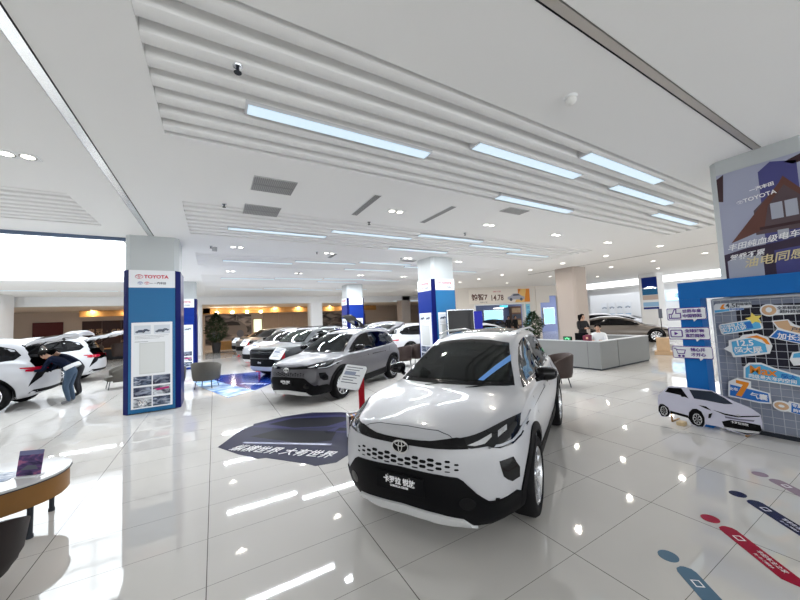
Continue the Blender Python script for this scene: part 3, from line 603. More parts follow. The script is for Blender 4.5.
def open_hatch(root, P, paintm, el=18, glass=True, tail=False, L=1.0):
    """raised tailgate hinged at the roof end; local x runs backward from the hinge"""
    zt = curve(P['zc'])(P['L']-.42); o = bpy.data.objects.new('tailgate', None)
    mb = MB(); prof = [(0,.52,0),(.12,.56,.035),(.38,.62,.055),(.60,.67,.05),(.75,.70,.11),(L*.95,.69,.10),(L,.66,.06)]; n = 9
    vs = [(-x, w*(2*j/(n-1)-1), z-.06*abs(2*j/(n-1)-1)**2.5) for x, w, z in prof for j in range(n)]; k = len(vs)
    fs = [(i*n+j, i*n+j+1, (i+1)*n+j+1, (i+1)*n+j) for i in range(len(prof)-1) for j in range(n-1)]
    low = [(x,y,z-.07) for x,y,z in vs]; bd = [j for j in range(n)]+[(i+1)*n-1 for i in range(1,len(prof))]+[k-2-j for j in range(n-1)]+[i*n for i in range(len(prof)-2,0,-1)]
    fs2 = fs+[tuple(q+k for q in reversed(f)) for f in fs]+[(a, b, b+k, a+k) for a, b in zip(bd, bd[1:]+bd[:1])]
    mb.add(vs+low, fs2); t = mb.build('tailgate', paintm, root, True, 50)
    if glass:
        g = MB().add([(-x,y,z+.012-.03*abs(y/.55)**2.5) for x,z in ((.10,.03),(.3,.05),(.55,.055)) for y in (-.50,-.25,0,.25,.50)], [(i*5+j,i*5+j+1,(i+1)*5+j+1,(i+1)*5+j) for i in range(2) for j in range(4)])
        g.build('tailgate_glass', m_gloss, t, True)
        g = MB().add([(-x,y,z-.085-.03*abs(y/.55)**2.5) for x,z in ((.10,.03),(.3,.05),(.55,.055)) for y in (-.50,-.25,0,.25,.50)], [(i*5+j,i*5+j+1,(i+1)*5+j+1,(i+1)*5+j) for i in range(2) for j in range(4)])
        g.build('tailgate_inner_glass', m_gloss, t, True)
    t.location = (-P['L']+.42, 0, zt+.015); t.rotation_euler = (0, R(el), 0)
    for sg in (1, -1):
        a = Vector((-P['L']+.40, sg*.56, zt-.30)); b = Vector((-P['L']+.42-.42*cos(R(el)), sg*.56, zt+.42*sin(R(el))-.04)); MB().cyl(a, b, .014, n=8).build('gas_strut', m_blk, root)
    return t
def boxy_car(paintm, label, group, hatch=False, name='suv_car', see=True):
    P = BOXY; root = thing(name, label, 'car', group=group); b, bvh = body_part(root, 'boxy', P, see, paintm, hatch); common(root, P, bvh, see, m_tint2)
    g = panel(root, 'grille', m_blk, bvh, [[(-.66,.70),(.66,.70),(.68,.95),(.62,.985),(-.62,.985),(-.68,.95)]], 'front', sp=.06, off=.01, depth=.03)
    panel(root, 'grille_bar', mat('grille_trim', (.14,.15,.16), .25, .8), bvh, [[(-.64,.905),(.64,.905),(.64,.935),(-.64,.935)],[(-.64,.86),(.64,.86),(.64,.875),(-.64,.875)],[(-.66,.70),(.66,.70),(.66,.72),(-.66,.72)]], 'front', parent=g, sp=.08, off=.018, depth=.02)
    panel(root, 'skid_plate', mat('skid_grey', (.55,.56,.58), .4, .3), bvh, [[(-.72,.30),(.72,.30),(.78,.40),(.60,.43),(-.60,.43),(-.78,.40)]], 'front', sp=.06, off=.018, depth=.04)
    panel(root, 'lower_bumper', m_blk, bvh, [[(-.62,.44),(.62,.44),(.64,.68),(-.64,.68)]], 'front', sp=.07, off=.008, depth=.03)
    em = emblem_mb(.07).build('emblem', m_chrome, root); em.matrix_local = face_matrix((.02,0,.92), (0,1,0), (0,0,1))
    for sg in (1, -1):
        f = (lambda p: p) if sg > 0 else mir
        h = panel(root, 'headlight', m_lampglass, bvh, [f([(.66,.83),(.84,.83),(.87,.93),(.82,.985),(.66,.975)])], 'front', sp=.05, off=.010, depth=.03)
        panel(root, 'daytime_strip', m_drl, bvh, [f([(.69,.94),(.83,.945),(.84,.965),(.69,.96)])], 'front', parent=h, sp=.05, off=.015, depth=.02)
        panel(root, 'tail_light', m_tail, bvh, [f([(.60,.95),(.80,.95),(.80,1.08),(.60,1.08)])], 'rear', sp=.06, off=.008, depth=.02)
    clad = [arch_poly(s, P['arch']-.005, P['arch']+.06, P['wr']+.01) for s in (P['fo'], P['fo']+P['wb'])]+[[(-1.32,.28),(-1.32,.44),(-3.2,.46),(-3.2,.28)]]
    panel(root, 'wheel_arch_cladding', m_blk, bvh, clad, 'side', sp=.06, off=.014, depth=.04)
    plate(root, .022, .55, '威兰达', '', .42, .13)
    for x in (-2.3, -3.28): panel(root, 'door_handle', paintm, bvh, [rrect(x-.11,.945,x+.11,.985,.016,3)], 'side', sp=.06, off=.022, depth=.03)
    for sg in (1,-1): MB().tube([(-2.2,sg*.60,1.63),(-2.45,sg*.595,1.68),(-3.7,sg*.585,1.69),(-4.05,sg*.57,1.62)], .016, 6).build('roof_rail', m_blk, root, True)
    if hatch: open_hatch(root, P, paintm, 34)
    return root
def plain_car(P, key, paintm, label, group=None, name='suv_car', hatch=False, front=True, el=6):
    root = thing(name, label, 'car', group=group); b, bvh = body_part(root, key, P, False, paintm, hatch); common(root, P, bvh, False, m_tint2)
    zh = P['zb'][0][1]
    if front:
        panel(root, 'lower_grille', m_blk, bvh, [[(-.55,zh-.45),(.55,zh-.45),(.62,zh-.22),(-.62,zh-.22)]], 'front', sp=.08, off=.008, depth=.02)
        for sg in (1, -1):
            f = (lambda p: p) if sg > 0 else mir
            panel(root, 'headlight', m_lampglass, bvh, [f([(.40,zh+.03),(.78,zh+.10),(.82,zh+.05),(.70,zh-.03),(.42,zh-.01)])], 'front', sp=.06, off=.008, depth=.03)
    zt = P['zb'][-1][1]
    for sg in (1, -1):
        f = (lambda p: p) if sg > 0 else mir
        t = panel(root, 'tail_light', m_tail, bvh, [f([(.45,zt+.05),(.78,zt+.06),(.80,zt+.02),(.74,zt),(.45,zt+.015)])], 'rear', sp=.06, off=.008, depth=.02)
        if hatch: one_side(root, 'tail_light', m_tail, bvh, [(-P['L']+.42,zt+.11),(-P['L']+.08,zt+.10),(-P['L']+.05,zt+.03),(-P['L']+.40,zt+.085)], 'side', sg, sp=.06, off=.008, depth=.02)
        if hatch: one_side(root, 'tail_vent', m_blk, bvh, [(-P['L']+.16,zt-.01),(-P['L']+.06,zt+.01),(-P['L']+.10,zt-.14),(-P['L']+.26,zt-.32)], 'side', sg, sp=.06, off=.006, depth=.02)
    clad = [arch_poly(s, P['arch']-.005, P['arch']+.035, P['wr']+.01) for s in (P['fo'], P['fo']+P['wb'])]+[[(-P['fo']-.42,.24),(-P['fo']-.42,.34),(-P['fo']-P['wb']+.42,.34),(-P['fo']-P['wb']+.42,.24)]]
    panel(root, 'wheel_arch_cladding', m_blk, bvh, clad, 'side', sp=.07, off=.008, depth=.03)
    panel(root, 'rear_bumper', m_blk, bvh, [[(-.74,.35),(.74,.35),(.72,.42),(-.72,.42)]], 'rear', sp=.1, off=.008, depth=.02)
    if hatch: open_hatch(root, P, paintm, el)
    return root
def place(o, x, y, deg): o.location = (x, y, 0); o.rotation_euler = (0, 0, R(deg)); return o
p_pearl = paint('pearl_white', (.47,.475,.50), coat=.3); p_silver = paint('silver_grey', (.085,.083,.094), .15, .4, .35); p_dark = paint('dark_grey', (.026,.030,.034), 0, .35, .2); p_blackcar = paint('black_paint', (.008,.007,.006), rough=.55, coat=0); p_bronze = paint('bronze_grey', (.17,.15,.135), .5, .3)
# ------------------------------------------------------------- ceiling fittings
ORD = ['first','second','third','fourth','fifth','sixth','seventh','eighth','ninth']
_h = MB().bb((-1.1,-.09,-.01),(1.1,.09,.10)).bb((-1.115,-.092,-.012),(-1.1,.092,.10)).bb((1.1,-.092,-.012),(1.115,.092,.10)).mesh('housing', mat('strip_housing', (.62,.63,.65), .4))
_d = MB().bb((-1.09,-.078,-.016),(1.09,.078,-.0105)).mesh('diffuser', m_led)
def strip_light(x0, y, label, w, z=4.0):
    t = thing('strip_light', label, 'ceiling light', (x0+1.1, y, z), 0, 'ceiling strip lights'); addobj('housing', _h, t); addobj('diffuser', _d, t)
    if w <= 0: return
    l = bpy.data.lights.new('strip_lamp', 'AREA'); l.shape = 'RECTANGLE'; l.size = 2.1; l.size_y = .14; l.energy = w; l.color = (.90,.95,1); lo = bpy.data.objects.new('strip_lamp', l); COL.objects.link(lo); lo.parent = t; lo.location = (0,0,-.03)
rows = [('nearest slatted ceiling panel', [(.30,3.42),(2.92,2.95),(4.52,2.47),(4.56,4.12),(6.15,2.92),(8.9,3.4)]),
 ('second slatted ceiling panel', [(.28,7.93),(2.46,7.35),(4.62,8.55),(4.66,6.92),(6.83,7.37),(9.05,7.9)]),
 ('third slatted ceiling panel', [(.26,11.9),(2.46,11.38),(4.68,12.55),(4.68,10.97),(6.85,11.4),(9.05,11.9)]),
 ('fourth slatted ceiling panel', [(.28,16.15),(2.46,15.75),(4.7,15.5),(4.7,16.7),(6.9,15.75)]),
 ('fifth slatted ceiling panel', [(.3,20.6),(2.5,20.1),(4.7,20.9),(6.9,20.3)])]
for q, (nm, L_) in enumerate(rows):
    for i, (x, y) in enumerate(L_): strip_light(x, y, f'white strip light, {ORD[i]} from the left in the {nm}', STRIP_W*(0,3.1,4.8,5.4,5.4)[q])
for i, x in enumerate((-8.9,-6.6,-4.3)): strip_light(x, 22.2, f'white strip light on the lower ceiling strip beyond the skylight, {ORD[i]} from the left', STRIP_W*2.4)
_f = MB(); _f.bb((-.19,-.095,-.008),(.19,.095,.0))
_fm = _f.mesh('frame', m_white)
def spot(x, y, label, twin=True, w=SPOT_W, z=4.0):
    t = thing('ceiling_spotlight', label, 'ceiling light', (x,y,z), 0, 'ceiling spotlights')
    if twin:
        addobj('frame', _fm, t)
        for dx in (-.09,.09):
            MB().lathe([(0,-.012),(.055,-.012),(.06,-.008)], (dx,0,0), n=16).build('lens', m_bulb, t); MB().lathe([(.06,-.007),(.078,-.010),(.08,-.007)], (dx,0,0), n=16).build('ring', m_grey, t)
    else:
        MB().lathe([(.085,0),(.10,-.008),(.11,0)], n=20).build('ring', m_white, t); MB().lathe([(0,-.006),(.085,-.006)], n=20).build('lens', m_bulb, t)
    l = bpy.data.lights.new('spot_lamp', 'AREA'); l.shape = 'DISK'; l.size = .12; l.energy = w; l.color = (1,.93,.84); lo = bpy.data.objects.new('spot_lamp', l); COL.objects.link(lo); lo.parent = t; lo.location = (0,0,-.03)
spot(-2.04,5.53,'rectangular twin spotlight left of the bright ceiling track, near the left edge', w=14)
for i, x in enumerate((3.2,5.78,8.36,11.04)): spot(x,5.55,f'twin spotlight between the two nearest slatted panels, {ORD[i]} from the left', w=24)
for i, x in enumerate((.56,3.15,6.04,8.4)): spot(x,9.78,f'twin spotlight between second and third slatted panels, {ORD[i]} from the left', w=4)
for i, x in enumerate((.56,3.15,6.04,8.4,10.6)): spot(x,14.1,f'twin spotlight between third and fourth slatted panels, {ORD[i]} from the left', w=4)
for i, (x, y) in enumerate(((13.69,5.17),(13.71,7.01),(13.51,8.75),(13.7,10.6),(13.67,12.41),(13.55,14.1),(13.4,15.6),(13.4,17.6),(13.3,20.5))): spot(x,y,f'round spotlight in the row left of the dark ceiling track, {ORD[i]} from the front', False, 22)
for i, (x, y) in enumerate(((17.64,5.15),(17.66,6.99),(17.5,8.74),(17.5,12.2),(17.5,15.5))): spot(x,y,f'round spotlight in the row right of the dark ceiling track, {ORD[i]} from the front', False, 22)
for i, (x, y) in enumerate(((21.5,5.5),(21.2,8.2),(21.3,11.5))): spot(x,y,f'round spotlight deep on the right near the glazed gallery, {ORD[i]} from the front', False, 22)
for (x, y), lb in zip(((.83,5.24),(.80,6.48)), ('grey grille vent, the nearer and larger of the pair beside the slatted panel','grey grille vent, the farther one of the pair beside the second slatted panel')):
    t = thing('ceiling_vent', lb, 'vent', (x,y,4), 0, 'grey grille vents'); MB().bb((-.31,-.27,-.012),(.31,.27,0)).build('frame', mat('vent_frame', (.45,.45,.45), .5), t)
    g = MB()
    for k in range(22): g.bb((-.29+k*.0276-.007,-.25,-.02),(-.29+k*.0276+.007,.25,-.010))
    g.bb((-.29,-.012,-.022),(.29,.012,-.01)); g.build('louvres', m_grey, t)
for (x0, y0, x1, y1), lb in zip(((2.44,6.05,2.56,4.93),(4.06,5.97,4.18,4.85),(-.03,10.45,.08,9.9),(3.3,10.45,3.42,9.8),(3.1,14.4,3.22,13.8)), ('grey slot diffuser, longest one left of centre before the second slatted panel','grey slot diffuser right of the twin spotlight before the second slatted panel','short grey slot diffuser behind the second slatted panel on the left','short grey slot diffuser behind the second slatted panel, middle','short grey slot diffuser behind the third slatted panel')):
    t = thing('slot_diffuser', lb, 'vent', ((x0+x1)/2,(y0+y1)/2,4), 0, 'grey slot diffusers'); w, l = (x1-x0)/2, (y0-y1)/2
    MB().bb((-w-.015,-l-.015,-.008),(w+.015,l+.015,0)).build('frame', m_white, t); g = MB()
    for k in range(4): g.bb((-w+k*.03+.004,-l,-.014),(-w+k*.03+.026,l,-.007))
    g.build('slots', m_grey, t)
for (x, y), lb in zip(((5.52,4.56),(6.3,10.2)), ('flat square grey vent between nearest strip light and spotlights','flat square grey vent behind the second slatted panel')):
    t = thing('square_vent', lb, 'vent', (x,y,4)); MB().bb((-.3,-.14,-.014),(.3,.14,0)).build('frame', mat('vent_light', (.5,.5,.5), .5), t); g = MB()
    for k in range(5): g.bb((-.28,-.12+k*.05,-.02),(.28,-.10+k*.05,-.013))
    g.build('louvres', m_grey, t)
t = thing('smoke_detector', 'white dome smoke detector on the ceiling beside the nearest slatted panel', 'smoke detector', (3.17,1.83,4))
MB().lathe([(0,-.02),(.06,-.02),(.065,0)], n=24).build('base', m_white, t, True); MB().lathe([(0,-.085),(.025,-.083),(.045,-.065),(.052,-.04),(.05,-.02)], n=24).build('dome', mat('detector_white', (.8,.8,.78), .4), t, True)
sp0 = None
for (x, y), lb in zip(((.19,2.88),(.17,6.38),(2.99,6.4),(5.71,6.34),(-.06,9.85),(2.75,9.74),(5.78,9.81)), ('sprinkler head hanging between slats of the nearest ceiling panel','sprinkler head beside the grille vents, left','sprinkler head beside the long slot diffuser','sprinkler head beyond the second slot diffuser','sprinkler head behind the second slatted panel, leftmost','sprinkler head behind the second slatted panel, middle one','sprinkler head behind the second slatted panel, nearest the blue column')):
    if sp0 is None:
        t = sp0 = thing('sprinkler_head', lb, 'sprinkler', (x,y,4), 0, 'ceiling sprinklers'); MB().lathe([(0,-.004),(.035,-.010),(.04,0)], n=18).build('plate', m_alu, t); MB().cyl((0,0,0),(0,0,-.05),.012,n=10).build('stem', m_dark, t); MB().lathe([(0,-.062),(.03,-.060),(.032,-.056),(0,-.05)], n=14).build('deflector', m_dark, t)
    else: t = copy_tree(sp0); t['label'] = lb; t.location = (x,y,4)

# ------------------------------------------------------------- cars
cars = 'cars parked in the middle row'
place(cross_car(p_pearl, 'white crossover with honeycomb grille and black lower bumper, nearest of all the cars', cars, film=True), 1.29, 2.36, -150)
place(cross_car(p_silver, 'silver grey crossover with raised tailgate behind the nearest white car', cars, hatch=True), 1.40, 7.77, -146)
place(boxy_car(p_dark, 'dark grey boxy off-roader on the blue floor sticker', cars), 1.34, 12.05, -150)
place(plain_car(CROSS, 'cross', p_pearl, 'white car whose nose shows just behind the dark grey boxy off-roader', cars), 1.30, 16.1, -150)
place(plain_car(BOXY, 'boxy', paint('taupe_paint', (.16,.15,.14), .3), 'dark taupe car behind the white nose, second farthest of the row', cars), 1.30, 20.2, -150)
place(plain_car(CROSS, 'cross', paint('grey_paint', (.3,.31,.31), .3), 'grey car at the far end of the middle row', cars), 1.2, 24.2, -150)
a = plain_car(CROSS, 'cross', p_pearl, 'white estate car with raised tailgate cut off by the left edge of the photo', 'white cars under the skylight', hatch=True); place(a, -8.45, 12.55, 180); a.scale = (1.05,1.0,1.12)
b = plain_car(CROSS, 'cross', p_pearl, 'white estate car with raised tailgate, farther of the two beside the blue column', 'white cars under the skylight', hatch=True); place(b, -8.5, 17.3, 180); b.scale = (1.05,1.0,1.10)
place(boxy_car(p_blackcar, 'black car with wide open tailgate behind the silver crossover', None, hatch=True), 11.0, 16.1, 0)
place(plain_car(CROSS, 'cross', p_pearl, 'white compact car left of the blue column behind the brown chairs'), 11.7, 14.15, 0)
c = plain_car(SEDAN, 'sedan', p_bronze, 'long bronze grey fastback saloon behind the reception counter', name='saloon_car'); place(c, 21.55, 7.95, -55.7)
place(plain_car(SEDAN, 'sedan', p_pearl, 'white saloon whose roof shows just behind the nearest car', name='saloon_car'), 14.4, 12.3, 0)
place(plain_car(CROSS, 'cross', p_pearl, 'white car with raised tailgate far behind the bronze saloon', hatch=True), 26.5, 11.3, -60)
place(plain_car(SEDAN, 'sedan', p_pearl, 'white saloon far off, half hidden left of the gallery posters', name='saloon_car'), 28.3, 16.9, 95)
place(plain_car(SEDAN, 'sedan', p_blackcar, 'black saloon inside the doorway under the price banner', name='saloon_car'), 19.0, 20.2, -160)
# ------------------------------------------------------------- displays
def photo_mat(name, a, b, scale=6, seed=0, mid=None):
    m = mat(name, a, .35); nt = m.node_tree; tc = nt.nodes.new('ShaderNodeTexCoord'); mp = nt.nodes.new('ShaderNodeMapping'); mp.inputs['Location'].default_value = (seed*3.1, seed*1.7, seed); mp.inputs['Scale'].default_value = (1,2.2,2.2)
    n = nt.nodes.new('ShaderNodeTexNoise'); n.inputs['Scale'].default_value = scale; n.inputs['Detail'].default_value = 4; n.inputs['Distortion'].default_value = .8; r = nt.nodes.new('ShaderNodeValToRGB')
    e = r.color_ramp.elements; e[0].position = .40; e[0].color = (*a,1); e[1].position = .64; e[1].color = (*b,1)
    if mid: q = e.new(.52); q.color = (*mid,1)
    nt.links.new(tc.outputs['Object'], mp.inputs[0]); nt.links.new(mp.outputs[0], n.inputs['Vector']); nt.links.new(n.outputs['Fac'], r.inputs[0]); nt.links.new(r.outputs[0], nt.nodes['Principled BSDF'].inputs['Base Color']); return m
ph = [photo_mat('photo_steel', (.02,.03,.06), (.42,.46,.55), 7, 1, (.10,.13,.2)), photo_mat('photo_navy', (.015,.02,.05), (.30,.34,.44), 5, 2), photo_mat('photo_silver', (.06,.07,.10), (.62,.65,.70), 6, 3)]
m_pline = mat('photo_line_grey', (.22,.24,.30), .4); m_pink = mat('photo_pink', (.42,.02,.16), .35)
def car_side(mb, x, y, w):
    """small side view of a car drawn as a flat outline, width w, base at y"""
    O = [(0,.10),(.02,.22),(.18,.27),(.34,.40),(.66,.40),(.84,.26),(.98,.22),(1,.10),(.9,.08),(.78,.08),(.22,.08),(.1,.08)]
    mb.prism([(x+a*w, y+b*w) for a, b in O], .004, .006); mb.mi(1)
    for a in (.2,.8): mb.prism([(x+w*(a+.085*cos(t)), y+w*(.085+.085*sin(t))) for t in [2*pi*i/12 for i in range(12)]], .006, .008)
    mb.mi(0)
def brand_header(par, o, r, w, h):
    """white header board with red oval mark and lettering"""
    b = put(MB().prism(rrect(-w/2,-h/2,w/2,h/2,.004,1), 0, .012).mesh('header_board', m_paper), 'header_board', par, o, r, (0,0,1))
    e = emblem_mb(w*.085, .002).build('emblem', m_brand, b); e.location = (-w*.285, h*.13, .0125)
    letters('TOYOTA', w*.125, m_brand, b, (w*.085, h*.12, .0135), (1,0,0), (0,1,0), bold=w*.004, sx=1.03)
    for k, m in ((-.26, mat('mark_blue', (.02,.05,.3), .4)), (-.12, m_brand)): e = emblem_mb(w*.055, .002).build('emblem', m, b); e.location = (w*k, -h*.24, .0125)
    letters('— 一汽丰田', w*.068, m_ink, b, (w*.12, -h*.25, .0135), (1,0,0), (0,1,0), bold=w*.002)
    return b
def poster_sheet(par, o, r, w, h):
    p = put(MB().prism(rrect(-w/2,-h/2,w/2,h/2,.004,1), 0, .008).mesh('poster', m_paper), 'poster', par, o, r, (0,0,1))
    for i, x in enumerate((-.24,.24)):
        a = MB().mi(0); a.prism(rrect(x*w-.2*w, h*.36, x*w+.2*w, h*.465, .003, 1), .008, .010); q = a.build('photo', mat('photo_ground', (.62,.66,.72), .4), p)
        c = MB(); c.X = Matrix.Translation((0,0,.0065)); car_side(c, x*w-.17*w, h*.375, w*.24); car_side(c, x*w-.02*w, h*.39, w*.2); c.build('photo_car', [mat('photo_car_grey', (.06,.08,.13) if i == 0 else (.10,.12,.16), .4), m_ink], q)
    l = MB()
    for k in range(3): l.bb((-w*.42,h*(.34-k*.016),.008),(w*(.40-.11*k),h*(.3425-k*.016),.009))
    l.bb((-w*.42,h*.272,.008),(-w*.1,h*.276,.009)); l.build('text_lines', m_ink, p)
    f = MB().prism(rrect(-w*.31,-h*.105,w*.31,h*.262,.004,1), .008, .014); fo = f.build('blank_sheet', mat('sheet_grey', (.60,.62,.62), .3), p)
    MB().prism(rrect(-w*.285,-h*.093,w*.285,h*.25,.004,1), .014, .016).build('sheet_face', mat('sheet_face', (.66,.68,.68), .3), fo)
    for j in range(3):
        for i in range(2):
            x0 = -w*.445+i*w*.46; y0 = -h*.235-j*h*.125; q = MB().prism(rrect(x0,y0,x0+w*.43,y0+h*.105,.003,1), .008, .011).build('photo', ph[(i+j)%3], p)
            if (i, j) == (1, 1): MB().prism([(x0+.02*w,y0+.07*h),(x0+.4*w,y0+.085*h),(x0+.4*w,y0+.06*h),(x0+.12*w,y0+.05*h)], .011, .013).build('photo_lamp', m_pink, q)
            elif (i, j) == (0, 2):
                c = MB(); cx, cy = x0+w*.21, y0+h*.05; ellipse_ring(c, cx, cy, .042*h, .042*h, .006*h, .011, .013, 20)
                for k in range(5): t = 2*pi*k/5; c.prism([(cx+.008*h*cos(t-1.2), cy+.008*h*sin(t-1.2)), (cx+.04*h*cos(t-.16), cy+.04*h*sin(t-.16)), (cx+.04*h*cos(t+.16), cy+.04*h*sin(t+.16)), (cx+.008*h*cos(t+1.2), cy+.008*h*sin(t+1.2))], .011, .013)
                c.build('photo_wheel', m_lens, q)
            else: MB().prism([(x0+.03*w,y0+.03*h),(x0+.2*w,y0+.075*h),(x0+.4*w,y0+.06*h),(x0+.38*w,y0+.05*h),(x0+.2*w,y0+.06*h),(x0+.06*w,y0+.018*h)], .011, .012).build('photo_line', m_pline, q)
    return p
def clad_column(cx, cy, label, faces):
    """blue display cladding round a column; faces: list of (direction, board material)"""
    t = thing('column_display_panel', label, 'display panel', (cx,cy,0), 0, 'blue column panels'); h, c = .53, .09
    P = [(-h+c,-h),(h-c,-h),(h,-h+c),(h,h-c),(h-c,h),(-h+c,h),(-h,h-c),(-h,-h+c)]; hi = .503; Q = [(-hi+c,-hi),(hi-c,-hi),(hi,-hi+c),(hi,hi-c),(hi-c,hi),(-hi+c,hi),(-hi,hi-c),(-hi,-hi+c)]
    mb = MB(); n = 8; vs = [(*p,0) for p in P]+[(*p,3.2) for p in P]+[(*p,0) for p in Q]+[(*p,3.2) for p in Q]
    fs = []
    for i in range(n): j = (i+1)%n; fs += [(i,j,n+j,n+i),(2*n+j,2*n+i,3*n+i,3*n+j),(n+i,n+j,3*n+j,3*n+i),(j,i,2*n+i,2*n+j)]
    mb.add(vs, fs).build('sleeve', m_navy, t)
    for d, m in faces:
        r = {'-y':(1,0,0), '-x':(0,-1,0), '+x':(0,1,0)}[d]; n_ = Vector(r).cross(Vector((0,0,1)))
        put(MB().prism(rrect(-.425,-1.39,.425,1.39,.004,1), 0, .015).mesh('face_board', m), 'face_board', t, n_*.531+Vector((0,0,1.41)), r, (0,0,1))
        brand_header(t, n_*.533+Vector((0,0,3.0)), r, .85, .40)
        poster_sheet(t, n_*.547+Vector((0,0,1.06)), r, .745, 1.90)
clad_column(-1.22, 9.75, 'blue column panel with poster of car photos, nearest, left of the middle row', [('-y', m_blue)])
clad_column(-1.22, 18.12, 'blue column panel mostly hidden right behind the nearest blue column', [('-y', m_royal)])
clad_column(7.18, 9.72, 'blue column panel with two lettered faces right behind the nearest white car', [('-y', m_blue), ('-x', m_royal)])
clad_column(7.18, 18.12, 'blue column panel behind the silver crossover', [('-y', m_royal), ('-x', m_royal)])
# tall poster on the far column
t = thing('banner_poster', 'tall blue and white poster on the far white column behind the bronze saloon', 'poster', (23.47,9.6,2.75))
put(MB().bb((-.42,-1.02,0),(.42,1.02,.02)).mesh('sheet', m_paper), 'sheet', t, (0,0,0), (0,-1,0), (0,0,1)); 
for y0, y1, m in ((.35,1.0,m_royal),(-.98,-.86,m_royal),(-.1,.33,m_blue),(-.40,-.12,mat('poster_tan', (.55,.45,.40), .4)),(-.82,-.55,mat('poster_sky', (.30,.52,.75), .4))): put(MB().bb((-.41,y0,.02),(.41,y1,.024)).mesh('print', m), 'print', t, (0,0,0), (0,-1,0), (0,0,1))
put(MB().prism([(-.35,.28),(-.3,.36),(-.1,.42),(.1,.42),(.3,.36),(.36,.28)], .024, .028).mesh('print', m_lens), 'print', t, (0,0,0), (0,-1,0), (0,0,1))
# house poster on the big right-hand column
t = thing('building_poster', 'large poster of a brown gabled house with white handwriting on right column', 'poster', (6.675,1.28,2.98))
b = put(MB().prism(rrect(-.45,-.85,.45,.80,.004,1), .002, .012).mesh('sheet', mat('poster_haze', (.36,.38,.50), .4)), 'sheet', t, (0,0,0), (0,-1,0), (0,0,1))
mats = [mat('house_brown', (.13,.055,.045), .5), mat('tower_indigo', (.07,.07,.22), .5), mat('house_wall', (.10,.07,.08), .5), mat('window_pale', (.40,.42,.50), .3), mat('street_dark', (.045,.03,.055), .5), mat('eaves_dark', (.05,.025,.03), .5)]
k = MB()
def pg(i, pts, z=.013): k.mi(i).prism(pts, z-.001, z)
pg(1, [(-.02,-.4),(-.02,.68),(.10,.78),(.33,.70),(.33,-.4)]); pg(5, [(-.45,.74),(-.37,.79),(-.40,.38),(-.45,.40)]); pg(5, [(.22,.72),(.45,.80),(.45,.68),(.30,.66)])
pg(2, [(-.10,-.20),(-.10,.15),(.20,.48),(.45,.12),(.45,-.20)], .015); pg(0, [(-.36,-.26),(.16,.46),(.20,.54),(.50-.05,.14),(.45,.06),(.20,.42),(.04,.18),(-.02,-.14)], .017)
pg(3, [(.06,-.02),(.06,.20),(.17,.20),(.17,-.02)], .018); pg(3, [(.19,-.02),(.19,.20),(.30,.20),(.30,-.02)], .018); pg(5, [(-.06,-.10),(.45,-.10),(.45,-.14),(-.06,-.14)], .018); pg(3, [(.10,-.30),(.10,-.18),(.20,-.18),(.20,-.30)], .018)
pg(4, [(-.45,-.85),(-.45,-.42),(-.2,-.36),(.1,-.34),(.45,-.28),(.45,-.85)], .016); pg(1, [(.05,-.85),(.05,-.45),(.45,-.42),(.45,-.85)], .0165); pg(3, [(-.42,-.85),(-.42,-.52),(-.3,-.46),(-.06,-.5),(-.06,-.85)], .0165)
k.build('picture', mats, b)
for s, sz, x, y, m, sh in (('一汽丰田', .06, -.0,.455,m_letter,0), ('TOYOTA', .078,-.03,.335,m_letter,0), ('丰田纯血级电车', .10,-.06,-.30,m_letter,.3), ('驾乘不累', .09,-.22,-.47,m_letter,.3), ('油电同感!', .145,.05,-.56,mat('gold_letter', (.72,.62,.36), .4),.3)):
    q = letters(s, sz, m, b, (x,y,.022), (1,.10,0), (-.10,1,0), shear=sh, bold=.0015)
e = emblem_mb(.035, .002).build('emblem', m_letter, b); e.location = (-.225,.315,.021)
# blue portal frame and wire-grid board with hanging signs
t = thing('portal_frame', 'thick light blue portal frame in front of the right column', 'display frame', (6.52,2.11,0)); m_pf = mat('frame_blue', (.010,.135,.44), .5, spec=.15)
MB().bb((-.12,-.13,0),(.13,.13,1.93)).build('post', m_pf, t); MB().bb((-.12,-2.6,1.931),(.13,.13,2.19)).build('beam', m_pf, t); MB().bb((-.12,-2.6,0),(.13,-2.34,1.93)).build('post', m_pf, t)
t = thing('wire_grid_board', 'grey grid board with dark centre holding the coloured signs', 'display board', (6.60,.75,0))
MB().bb((-.012,-1.05,.05),(.012,1.14,1.88)).build('backing', mat('board_grey', (.27,.30,.38), .5), t); MB().bb((-.016,-1.05,.93),(-.0121,.90,1.80)).build('dark_panel', mat('board_dark', (.018,.018,.032), .3), t)
MB().bb((-.05,-1.1,0),(.05,1.16,.05)).build('base_rail', m_dark, t); MB().tube([Vector((0,1.15,.02)),Vector((0,1.15,1.9)),Vector((0,-1.05,1.9))], .018, 8).build('edge_tube', m_white, t)
g = MB()
for i in range(22): g.bb((-.030,-1.05+i*.1-.003,.05),(-.024,-1.05+i*.1+.003,1.88))
for j in range(19): g.bb((-.030,-1.05,.06+j*.1-.003),(-.024,1.14,.06+j*.1+.003))
g.build('wire_grid', mat('wire_grey', (.50,.52,.58), .35), t)
m_cy = mat('sign_cyan', (.10,.42,.72), .4); m_or = mat('sign_orange', (.80,.27,.03), .4); m_sb = mat('sign_blue', (.03,.17,.55), .4); m_ye = mat('sign_yellow', (.85,.68,.15), .4); m_tn = mat('sign_tan', (.62,.40,.24), .4); m_pu = mat('sign_violet', (.10,.03,.26), .4)
SX = 6.556
